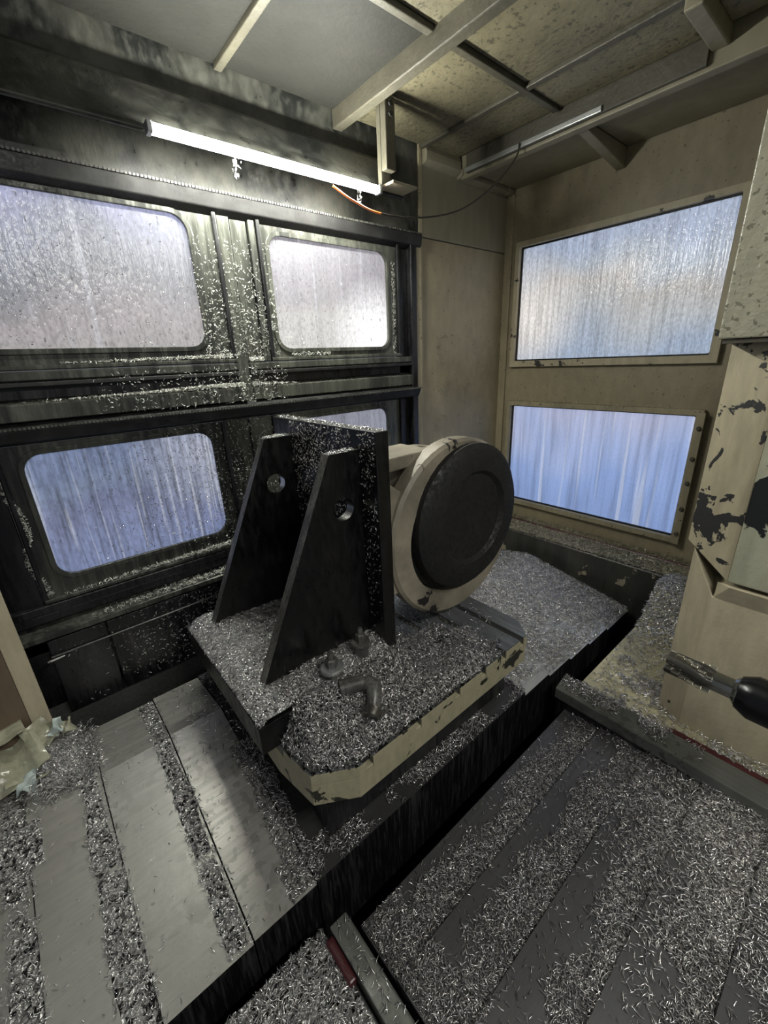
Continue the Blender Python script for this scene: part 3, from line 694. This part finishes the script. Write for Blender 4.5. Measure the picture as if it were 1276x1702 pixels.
# ============================================================ COLUMN GUARD at right
cg = thing('column_guard', 'beige sheet guard post beside the right wall, paint peeled in dark patches', 'machine guard')
def wall_prism(plan, z0s, z1s):
    return MB().prism([(p[0], p[1], z) for p, z in zip(plan, z0s)], [(p[0], p[1], z) for p, z in zip(plan, z1s)])
low = [(1.261, 0.247), (1.214, 0.180), (1.214, -0.45), (1.60, -0.45), (1.60, 0.247)]
wall_prism(low, [-1.024]*5, [-0.50, -0.60, -0.60, -0.50, -0.50]).build('lower_panel', 'beige_clean', cg, 0.001)
up = [(1.275, 0.268), (1.218, 0.160), (1.218, -0.45), (1.62, -0.45), (1.62, 0.268)]
wall_prism(up, [-0.487, -0.55, -0.55, -0.487, -0.487], [0.008]*5).build('upper_panel', 'post_peel', cg, 0.002)
# dark peeling plate on the upper panel's face
MB().box(1.205, 1.2165, -0.45, 0.157, -0.545, 0.006).build('peeling_plate', 'dark_peel', cg, 0.003)
MB().prism([(1.200, 0.150, -0.556), (1.216, 0.176, -0.556), (1.216, -0.45, -0.556), (1.200, -0.45, -0.556)],
           [(1.2135, 0.165, -0.600), (1.2145, 0.176, -0.600), (1.2145, -0.45, -0.600), (1.2135, -0.45, -0.600)]).build('lower_lip', 'beige_clean', cg)
MB().lathe((1.243, 0.216, -0.985), (-0.82, 0.57, 0), [(0.004, -0.004), (0.004, 0.006)], 8).build('rivet', 'rubber', cg)
ub = thing('column_box', 'speckled wet beige box hanging at top right above the guard post', 'machine cover')
box('box_body', 'speckled', (1.200, 1.60, -0.45, 0.280, 0.012, 0.785), ub, 0.003)
box('box_rim', 'rib', (1.206, 1.60, -0.45, 0.272, 0.002, 0.011), ub, 0.001)

# ============================================================ TOOL
tl = thing('milling_tool', 'indexable milling cutter in black holder reaching in from the right', 'cutting tool')
TX, TZ = 1.0, -0.688
TD = Vector((0, 1, 0.0))
MB().lathe((TX, 0.050, TZ), (0, 1, 0), [(0.046, -0.60), (0.046, -0.008), (0.036, 0.012), (0.034, 0.016)], 40).build('holder', 'holder', tl, smooth=True)
MB().lathe((TX, 0.064, TZ), (0, 1, 0), [(0.030, 0.0), (0.030, 0.004), (0.024, 0.010)], 32).build('collar', 'bright', tl, smooth=True)
MB().lathe((TX, 0.070, TZ), (0, 1, 0), [(0.0215, 0.0), (0.0215, 0.042)], 24).build('shank', 'bright', tl, smooth=True)
# fluted cutter body
def flute_body():
    m = MB(); seg = 36; rings = 12; y0, y1 = 0.108, 0.196; vs = []
    for i in range(rings+1):
        t = i/rings; y = y0+(y1-y0)*t
        for k in range(seg):
            a = 2*math.pi*k/seg; ph = (a*4+t*4.5) % (2*math.pi)
            r = 0.0265-(0.010*math.exp(-((ph-3.1)/0.8)**2)); r *= 1-0.15*(1-min(1, t*5))
            vs.append((TX+r*math.cos(a), y, TZ+r*math.sin(a)))
    fs = [(i*seg+k, i*seg+(k+1) % seg, (i+1)*seg+(k+1) % seg, (i+1)*seg+k) for i in range(rings) for k in range(seg)]
    fs += [tuple(range(seg)), tuple(range(rings*seg, (rings+1)*seg))[::-1]]
    return m.add(vs, fs)
cbody = flute_body().build('cutter_body', 'cutter', tl, smooth=True)
for j in range(6):
    for k in range(4):
        t = (j+0.5)/6; y = 0.108+0.088*t; a = (3.9-t*4.5+2*math.pi*k)/4
        c = Vector((TX+0.0245*math.cos(a), y, TZ+0.0245*math.sin(a)))
        rad = Vector((math.cos(a), 0, math.sin(a))); tan = Vector((-math.sin(a), 0, math.cos(a))); ax = Vector((0, 1, 0))
        s_ = [(-1, -1), (1, -1), (1, 1), (-1, 1)]
        q0 = [c+rad*(p*0.006)+ax*(q*0.0068)-tan*0.002 for p, q in s_]; q1 = [c+rad*(p*0.0055)+ax*(q*0.0062)+tan*0.003 for p, q in s_]
        MB().prism(q0, q1).build('insert', 'carbide', cbody, 0.0006)
# the spindle nose that carries the holder, just past the frame edge
sp = thing('spindle_nose', 'round steel spindle nose carrying the black tool holder at frame edge', 'spindle')
MB().lathe((TX, -0.54, TZ), (0, 1, 0), [(0.11, -0.3), (0.11, -0.03), (0.095, 0.0), (0.048, 0.0)], 40).build('nose_ring', 'guard', sp, smooth=True)

# ============================================================ LEFT CORNER POST + DEBRIS
lp = thing('left_guard_post', 'beige angled sheet post at left edge beside the black apron', 'machine guard')
MB().prism([(-0.187, 1.235, -0.96), (-0.150, 1.250, -0.96), (-0.150, 1.262, -0.96), (-0.187, 1.247, -0.96)],
           [(-0.187, 1.235, 0.30), (-0.150, 1.250, 0.30), (-0.150, 1.262, 0.30), (-0.187, 1.247, 0.30)]).build('post_face', 'beige_clean', lp, 0.002)
box('post_side', 'brown', (-0.50, -0.188, 1.240, 1.246, -0.96, 0.30), lp, 0.001)

db = thing('torn_plastic_film', 'crumpled torn plastic film among chips at the foot of left post', 'debris')
def film(pts, mat, amp=0.008, n=9, seed=1):
    a, b, c, d = [Vector(p) for p in pts]; m = MB(); vs = []
    nor = (b-a).cross(d-a).normalized()
    for i in range(n+1):
        for j in range(n+1):
            u, v = i/n, j/n; p = (a*(1-u)+b*u)*(1-v)+(d*(1-u)+c*u)*v
            h = (float(vnoise(np.array(u*2.3+seed), np.array(v*2.3), seed))-0.5)*3*amp
            vs.append(p+nor*h)
    k = n+1; top = [(i*k+j, (i+1)*k+j, (i+1)*k+j+1, i*k+j+1) for i in range(n) for j in range(n)]
    nn = len(vs); vs2 = [Vector(p)-nor*0.0012 for p in vs]
    m.add(vs+vs2, top+[tuple(nn+i for i in f[::-1]) for f in top])
    return m.build('film_sheet', mat, db, smooth=True)
for k, (cx, cy, cz, sx, sy, mt) in enumerate([(-0.215, 1.165, -0.875, 0.045, 0.05, 'film'), (-0.175, 1.20, -0.855, 0.03, 0.03, 'film'), (-0.142, 1.205, -0.858, 0.016, 0.016, 'film_blue'),
        (-0.235, 1.21, -0.825, 0.04, 0.03, 'film'), (-0.19, 1.13, -0.895, 0.03, 0.03, 'film'), (-0.118, 1.20, -0.872, 0.012, 0.02, 'film'), (-0.27, 1.15, -0.87, 0.05, 0.05, 'film'), (-0.215, 1.11, -0.90, 0.02, 0.02, 'film_blue')]):
    t = rng.uniform(-0.6, 0.6); c_, s_ = math.cos(t), math.sin(t)
    cs = [(cx+c_*u*sx-s_*v*sy, cy+s_*u*sx+c_*v*sy, cz+0.55*v*sy+rng.uniform(-0.012, 0.012)) for u, v in ((-1, -1), (1, -0.8), (0.8, 1), (-1, 0.9))]
    film(cs, mt, 0.016, 9, seed=2+3*k)

# ============================================================ CHIPS
# heap on the fixture's base plate
def hz_base(x, y): return BZ1+0.012+0.014*(fbm(x, y, 14, 3))-0.02*np.clip((0.215-x)/0.03, 0, 1)-0.015*np.clip((0.665-y)/0.03, 0, 1)
R1 = (0.191, 0.526, 0.643, 1.088)
heap('chip_heap', R1, 0.006, hz_base, lambda x, y: x > 0, 'heap', 'bright chips heaped on the base of the black angle plate')
surf_chips('chips', R1, 24000, lambda x, y: np.ones_like(x), hz_base, 'chip', 'loose bright chips covering the base of the black angle plate', pile=0.006, L=(0.006, 0.013), W=(0.0011, 0.0022))
# heap on the table in front and to the right of the upright plate
def inside(x, y, m=0.0):
    ok = np.ones(x.shape, bool)
    for (a, b) in zip(out, out[1:]+out[:1]):
        e = np.array([b[0]-a[0], b[1]-a[1]]); l = math.hypot(*e); ok &= ((e[0]*(y-a[1])-e[1]*(x-a[0]))/l > m)
    return ok
def tab_h(x, y):
    h = 0.034*np.clip(1.0-(x-0.46)/0.34, 0, 1)+0.032*(fbm(x, y, 9, 9)-0.49)
    h = np.where(x > 0.56, h-0.008*np.clip((y-0.62)/0.2, 0, 1)-0.004, h)
    h = h+0.050*np.clip((y-0.555)/0.075, 0, 1)*np.clip((x-0.240)/0.04, 0, 1)*np.clip((0.60-x)/0.06, 0, 1)
    return h
def tab_ok(x, y): return inside(x, y, 0.004) & ~((x < 0.53) & (y > 0.64)) & (x < 0.868) & (y < 0.98) & ~((x > 0.515) & (x < 0.57) & (y > 0.65))
def edge_fall(x, y):
    d = np.full(x.shape, 9.0)
    for (a, b) in zip(out, out[1:]+out[:1]):
        e = np.array([b[0]-a[0], b[1]-a[1]]); l = math.hypot(*e); d = np.minimum(d, (e[0]*(y-a[1])-e[1]*(x-a[0]))/l)
    return np.clip(d/0.03, 0, 1)
def hz_tab(x, y): return PZ-0.001+np.maximum(tab_h(x, y), -0.003)*edge_fall(x, y)
R2 = (0.222, 0.90, 0.497, 0.98)
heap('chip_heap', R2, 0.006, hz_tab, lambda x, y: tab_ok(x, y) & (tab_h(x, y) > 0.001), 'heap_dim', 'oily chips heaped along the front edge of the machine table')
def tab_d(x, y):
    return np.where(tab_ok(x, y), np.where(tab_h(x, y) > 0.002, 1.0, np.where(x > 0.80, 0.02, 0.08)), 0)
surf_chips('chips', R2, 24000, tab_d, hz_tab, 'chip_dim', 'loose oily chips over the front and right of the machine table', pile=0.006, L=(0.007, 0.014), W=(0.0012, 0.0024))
# few on the far bars
surf_chips('chips', (0.80, 0.95, 0.60, 1.0), 160, lambda x, y: (fbm(x, y, 15, 5) > 0.5)*inside(x, y, 0.01)*1.0, lambda x, y: PZ+0*x, 'chip', 'few chips scattered on the bare table bars at right', pile=0.001)
# on top edges of the fixture
def strip_chips(rect, z, n, mat, label, **k):
    q = sample(*rect, n, lambda x, y: np.ones_like(x)); P = np.c_[q, np.full(len(q), z)+rng.uniform(0, 0.003, len(q))]
    return chips('chips', P, np.tile([0, 0, 1.0], (len(q), 1)), mat, label, **k)
strip_chips((0.530, 0.560, 0.66, 1.11), -0.136, 420, 'chip', 'chips along the top of the upright black plate', L=(0.005, 0.010), W=(0.001, 0.002))
strip_chips((0.455, 0.525, 0.719, 0.742), -0.178, 130, 'chip', 'chips on the top of the nearer gusset', L=(0.005, 0.010), W=(0.001, 0.002))
strip_chips((0.455, 0.525, 1.021, 1.044), -0.178, 260, 'chip', 'chips on the top of the farther gusset', L=(0.005, 0.010), W=(0.001, 0.002))
# stuck on the plate's face (vertical, faces -x)
q = sample(0.745, 1.018, -0.60, -0.14, 1500, lambda y, z: np.clip((z+0.62)/0.45, 0, 1)**1.6)
chips('chips', np.c_[np.full(len(q), 0.5268), q], np.tile([-1.0, 0, 0], (len(q), 1)), 'chip_wall', 'tiny chips stuck to the upright black plate between the gussets', L=(0.004, 0.010), W=(0.0010, 0.0020), tilt=0.35)
q = sample(0.662, 0.716, -0.62, -0.14, 260, lambda y, z: np.clip((z+0.62)/0.45, 0.1, 1))
chips('chips', np.c_[np.full(len(q), 0.5268), q], np.tile([-1.0, 0, 0], (len(q), 1)), 'chip_wall', 'tiny chips stuck to the near edge of the upright plate', L=(0.004, 0.009), W=(0.0009, 0.0018), tilt=0.35)

# --- x cover, right half: fully strewn
def near_seam(x): return np.min(np.abs(np.asarray(x)[..., None]-np.array([1.134, 1.279, 1.429, 1.589])), -1) < 0.007
def xc_right(x, y): return np.where(near_seam(x), 0.04, 1)*np.where((x > 0.97) & (y < 1.02) & (y > 0.535), np.clip(0.25+(y-0.55)*2.2+(x-1.1)*0.9+(fbm(x, y, 9, 21)-0.5)*1.6, 0.04, 1), 0)
surf_chips('chips', (0.96, 1.80, 0.532, 1.245), 26000, lambda x, y: np.where(y < 1.02, xc_right(x, y), 0.8), lambda x, y: ztop(x, y), 'chip', 'bright chips strewn over the cover plates right of the table', pile=0.006, L=(0.012, 0.022), W=(0.0022, 0.0042))
# --- left half: bands beside each seam
seams = [-0.225, -0.080, 0.078]
def band(x, y):
    d = np.zeros_like(x)
    for k, s_ in enumerate(seams):
        c = s_-0.024+0.012*(fbm(y, y*0+k, 7, 40+k)-0.5)
        wdt = 0.026+0.018*(fbm(y, y*0+k, 5, 50+k)-0.35)
        if k == 2: wdt = wdt-0.004
        d = np.maximum(d, np.clip((wdt-np.abs(x-c))/0.008, 0, 1)*(0.35+fbm(x, y, 20, 60)))
        d = np.maximum(d, 0.20*(np.abs(x-s_-0.004) < 0.006))
    d = np.maximum(d, 0.9*np.clip((-0.31-x+0.10*(fbm(x, y, 6, 61)-0.3))/0.03, 0, 1))
    d = np.maximum(d, 0.7*((x < -0.20) & (y > 0.86+0.1*fbm(x, y, 9, 3)) & (y < 1.01)))
    return np.clip(np.maximum(d, 0.012), 0, 1)
surf_chips('chips', (-0.70, 0.20, 0.535, 1.255), 26000, band, ztop, 'chip', 'bright chips in bands along the cover seams at left', pile=0.005, L=(0.007, 0.014), W=(0.0011, 0.0023))
heap('chip_bed', (-0.70, 0.20, 0.54, 1.25), 0.007, lambda x, y: ztop(x, y)-0.0015+0.005*np.clip(band(x, y)-0.3, 0, 1), lambda x, y: band(x, y) > 0.42, 'heap', 'packed bed of fine chips along cover seams at left')
# dark ones beside and under the table
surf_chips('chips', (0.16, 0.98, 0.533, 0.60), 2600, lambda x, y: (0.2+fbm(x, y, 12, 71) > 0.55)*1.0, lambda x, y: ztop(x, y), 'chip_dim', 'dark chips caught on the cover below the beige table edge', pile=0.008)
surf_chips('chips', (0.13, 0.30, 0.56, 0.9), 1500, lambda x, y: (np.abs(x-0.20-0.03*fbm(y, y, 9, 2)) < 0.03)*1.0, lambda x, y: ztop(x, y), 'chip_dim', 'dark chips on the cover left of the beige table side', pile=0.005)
surf_chips('chips', (0.13, 0.30, 0.9, 1.25), 500, lambda x, y: 0.5+0*x, lambda x, y: ztop(x, y), 'chip', 'chips on the cover slope behind the table at left', pile=0.003)

# --- ledge at the right wall
def zl(x, y): return -0.895+(x-1.862)*0.243
surf_chips('chips', (1.862, 1.99, 0.30, 1.36), 13000, lambda x, y: np.clip(0.5+fbm(x, y, 20, 80), 0, 1)*np.where(np.abs(x-1.95) < 0.008, 0.12, 1), zl, 'chip_beige', 'chips covering the ledge under the lower right window', pile=0.009, L=(0.012, 0.022), W=(0.0024, 0.0045))
# --- drift on the beige deck
def drift(x, y): return -1.026+0.16*np.exp(-(((x-1.80)/0.16)**2+((y-0.36)/0.20)**2))*(0.8+0.4*fbm(x, y, 8, 90))+0.012*(fbm(x, y, 12, 91)-0.35)
heap('chip_drift', (1.16, 1.856, -0.10, 0.440), 0.008, drift, lambda x, y: drift(x, y) > -1.025, 'floor_beige', 'drift of beige sludge and chips on the back right deck')
surf_chips('chips', (1.15, 1.85, 0.0, 0.438), 11000, lambda x, y: np.clip((drift(x, y)+1.03)*14+(fbm(x, y, 10, 92) > 0.60)*0.35+0.03, 0, 1), lambda x, y: np.maximum(drift(x, y), -1.024), 'chip', 'bright chips drifted on the beige deck at back right', pile=0.006, L=(0.011, 0.022), W=(0.0022, 0.0042))
surf_chips('chips', (1.165, 1.21, -0.3, 0.17), 1300, lambda x, y: np.where(y < 0.10, 1.0, 0.2), lambda x, y: -1.020+0*x, 'chip', 'chips along the foot of the beige guard post', pile=0.014)
surf_chips('chips', (1.080, 1.134, 0.10, 0.478), 900, lambda x, y: np.clip((x-1.08)/0.05, 0, 1)*np.where(y > 0.17, 1, 0.3)*(fbm(x, y, 18, 4) > 0.42), lambda x, y: -1.010+(x-1.075)*0.33, 'chip_dim', 'oily chips along the top of the guard strip', pile=0.004)

# --- stepped foreground cover
def yd(x, y):
    d = np.zeros_like(x)
    for k, s_ in enumerate(ysteps[1:]):
        up_ = ysteps[k]; t = (y-s_)/(up_-s_)           # 0 at the step, 1 at the far edge
        here = (t >= 0) & (t < 1)
        wob = fbm(x, y, 7, 100+k)
        v = np.clip((0.62+0.55*(wob-0.5)*2-t)/0.25, 0, 1)*(0.35+0.9*fbm(x, y, 16, 110+k))
        v = np.where(t > 0.80, v*0.35, v)
        d = np.where(here, v, d)
    fog = np.clip((0.95-x)*0.0+(x-0.62)*1.2+(0.12-y)*1.6, 0, 0.5)*(fbm(x, y, 5, 130) > 0.42)
    d = np.maximum(d, fog)
    d = np.maximum(d, 0.9*(np.abs(x-0.955-0.12*(y-0.2)) < 0.022+0.012*(fbm(y, y, 9, 3)-0.5))*(y < 0.20)*(y > -0.08))
    d = np.maximum(d, 0.85*(x < XA+0.05+0.10*fbm(y, y, 5, 7))*(y > 0.20))
    d = np.where((x > 0.97) & (y > 0.0) & (y < 0.18), d*0.1, d)
    d = d*np.where((x > 0.80) & (y > 0.22), 0.55, 1)
    return np.clip(np.maximum(d, 0.03), 0, 1)
surf_chips('chips', (XA+0.004, XB-0.004, -0.25, 0.444), 44000, yd, zy, 'chip_dim', 'chips strewn in drifts over the stepped foreground cover', pile=0.006, L=(0.007, 0.015), W=(0.0011, 0.0024))
surf_chips('chips', (0.45, XB-0.004, -0.25, 0.22), 9000, lambda x, y: np.clip((x-0.6)*1.0+(0.15-y)*1.5, 0, 1)*(fbm(x, y, 6, 131) > 0.42), zy, 'chip', 'bright chips in the nearest corner of the stepped cover', pile=0.006)
# --- bright bed at the near left
def zb(x, y): return -1.058+0.028*fbm(x, y, 9, 140)+0.0*x
heap('chip_bed', (-0.30, 0.196, -0.05, 0.480), 0.007, zb, lambda x, y: (x < 0.190) , 'heap', 'packed bed of bright chips on the near deck beside the rail')
surf_chips('chips', (-0.28, 0.188, 0.10, 0.480), 12000, lambda x, y: np.ones_like(x), zb, 'chip', 'large bright chips on the near deck beside the rail', pile=0.008, L=(0.008, 0.017), W=(0.0013, 0.0026))
surf_chips('chips', (0.200, 0.238, -0.05, 0.46), 300, lambda x, y: np.clip(0.5-(y-0.1), 0.1, 1), lambda x, y: -1.029+0*x, 'chip', 'chips lying on top of the near guide rail', pile=0.003)

# --- on the door wall
def shelf(rect, z, n, dens, mat, label, **k):
    q = sample(*rect, n, dens); P = np.c_[q, z+rng.uniform(0, 0.012, len(q))*dens(q[:, 0], q[:, 1])]
    return chips('chips', P, np.tile([0, -0.3, 0.95], (len(q), 1)), mat, label, **k)
TINY = dict(L=(0.007, 0.015), W=(0.0014, 0.0026), tilt=0.5)
shelf((-0.10, 0.57, YL-0.030, YL-0.004), -0.062, 1500, lambda x, y: np.clip((x+0.0)/0.5, 0.03, 1)**1.3, 'chip_wall', 'chips piled on the ledge under the upper left window', **TINY)
shelf((0.602, 0.78, YL-0.026, YL-0.004), -0.062, 260, lambda x, y: np.clip((0.80-x)/0.2, 0, 1), 'chip_wall', 'chips on the ledge right of the door mullion', **TINY)
shelf((0.10, 0.56, YL-0.020, YL-0.006), 0.026, 520, lambda x, y: np.clip((x-0.05)/0.5, 0.05, 1), 'chip_wall', 'chips on the sill of the upper left window', **TINY)
shelf((0.605, 0.655, YL-0.012, YL-0.006), 0.014, 200, lambda x, y: 1+0*x, 'chip_wall', 'chips at the foot of the door mullion', **TINY)
shelf((0.76, 0.92, YL-0.020, YL-0.006), 0.026, 160, lambda x, y: 1+0*x, 'chip_wall', 'chips on the sill of the upper centre window', **TINY)
shelf((-0.06, 0.45, YL-0.022, YL-0.006), -0.584, 500, lambda x, y: np.clip(0.2+x*1.8, 0.1, 1), 'chip_wall', 'chips on the sill of the lower left window', **TINY)
shelf((0.0, 0.45, YL-0.050, YL-0.005), -0.668, 650, lambda x, y: np.clip(0.2+x*1.8, 0.1, 1), 'chip_wall', 'chips on the lower sill above the black apron', **TINY)
def wallchips(x0, x1, z0, z1, n, dens, label, y=YL-0.005, mat='chip_wall', **k):
    q = sample(x0, x1, z0, z1, int(n*1.25), dens); P = np.c_[q[:, 0], np.full(len(q), y), q[:, 1]]
    kk = dict(L=(0.004, 0.011), W=(0.0010, 0.0021), tilt=0.3); kk.update(k); n = n
    return chips('chips', P, np.tile([0, -1.0, 0], (len(q), 1)), mat, label, **kk)
wallchips(0.47, 0.72, 0.03, 0.36, 900, lambda x, z: np.clip(1.1-(z-0.02)*2.4, 0.15, 1), 'chips stuck to the door mullion between the upper windows', y=YL-0.012)
wallchips(0.15, 0.72, -0.11, 0.0, 420, lambda x, z: np.clip(x*1.8, 0.05, 1), 'chips stuck on the middle rail of the door', y=YL-0.032)
wallchips(0.30, 0.70, -0.60, -0.12, 1000, lambda x, z: np.clip((x-0.25)*4, 0.05, 1), 'chips stuck on the door between the lower windows', y=YL-0.012)
wallchips(-0.02, 0.44, -0.53, -0.20, 520, lambda x, z: np.clip(0.15+(x-0.05)*2.5, 0.05, 1), 'chips stuck on the lower left window pane', y=YL+0.002, mat='chip_dim')
wallchips(-0.3, 0.47, 0.065, 0.39, 420, lambda x, z: np.clip(1.2-(z-0.02)*2.8, 0.1, 1), 'dark specks and chips stuck on the upper left window pane', y=YL+0.002, mat='chip_dim', L=(0.003, 0.008))
wallchips(0.73, 1.20, 0.06, 0.37, 260, lambda x, z: np.clip(1.2-(x-0.7)*2.0, 0.1, 1), 'chips stuck on the upper centre window pane', y=YL+0.002, mat='chip_dim', L=(0.003, 0.008))
wallchips(-0.10, 0.36, -0.94, -0.70, 520, lambda x, z: np.clip(0.08+(x-0.0)*2.0, 0.04, 1), 'chips stuck on the black apron', y=YL-0.038)
wallchips(-0.10, -0.055, -0.58, -0.22, 420, lambda x, z: 1.0*(np.abs(x+0.082-0.01*np.sin(z*30)) < 0.008), 'chips caught on the left edge of the lower left window', y=YL-0.014)
wallchips(1.225, 1.262, 0.02, 0.36, 240, lambda x, z: 1.0*(np.abs(x-1.245) < 0.008), 'chips caught on the right edge of the upper centre window', y=YL-0.006)
wallchips(1.50, 1.85, -0.42, 0.10, 360, lambda x, z: 1.0*(fbm(x, z, 14, 150) > 0.63), 'clusters of chips stuck on the beige corner panel', y=YL-0.002, mat='chip_beige', L=(0.005, 0.012), W=(0.001, 0.002), tilt=0.6)
for xx, hh, nn, lb in ((0.56, 0.05, 60, 'chips dangling under the left part of the glowing lamp'), (0.95, 0.045, 50, 'chips dangling under the right end of the glowing lamp')):
    P = np.c_[xx+rng.normal(0, 0.004, nn), LY-0.010+rng.normal(0, 0.003, nn), LZ-0.012-rng.uniform(0, hh, nn)]
    chips('chips', P, np.tile([0, -1.0, 0], (nn, 1)), 'chip', lb, L=(0.005, 0.010), W=(0.0008, 0.0015), flow=(0, 0, -1.5))
# at the left corner
def zc(x, y): return np.maximum(ztop(x, y), -0.95)+0.055*np.exp(-(((x+0.17)/0.06)**2+((y-1.17)/0.08)**2))
surf_chips('chips', (-0.22, -0.06, 1.02, 1.30), 4500, lambda x, y: np.clip(np.exp(-(((x+0.15)/0.05)**2+((y-1.16)/0.09)**2))*1.6, 0, 1), zc, 'chip', 'chips piled at the foot of the left beige post', pile=0.012)
# chips fallen on window ledge bar
wallchips(1.40, 1.9, -0.2, 0.0, 5, lambda x, z: 1+0*x, 'single chips on beige corner panel near ledge', y=YL-0.002, mat='chip_beige')
q = sample(0.50, 1.31, -0.245, -0.215, 500, lambda y, z: np.clip(1-(z+0.245)/0.03, 0, 1)*np.where(y > 1.0, 1, 0.35))
chips('chips', np.c_[np.full(len(q), XR-0.012)-rng.uniform(0, 0.01, len(q)), q], np.tile([-1.0, 0, 0.5], (len(q), 1)), 'chip_beige', 'chips lying on top of the lower right window frame', L=(0.006, 0.012), W=(0.001, 0.002), tilt=0.4)
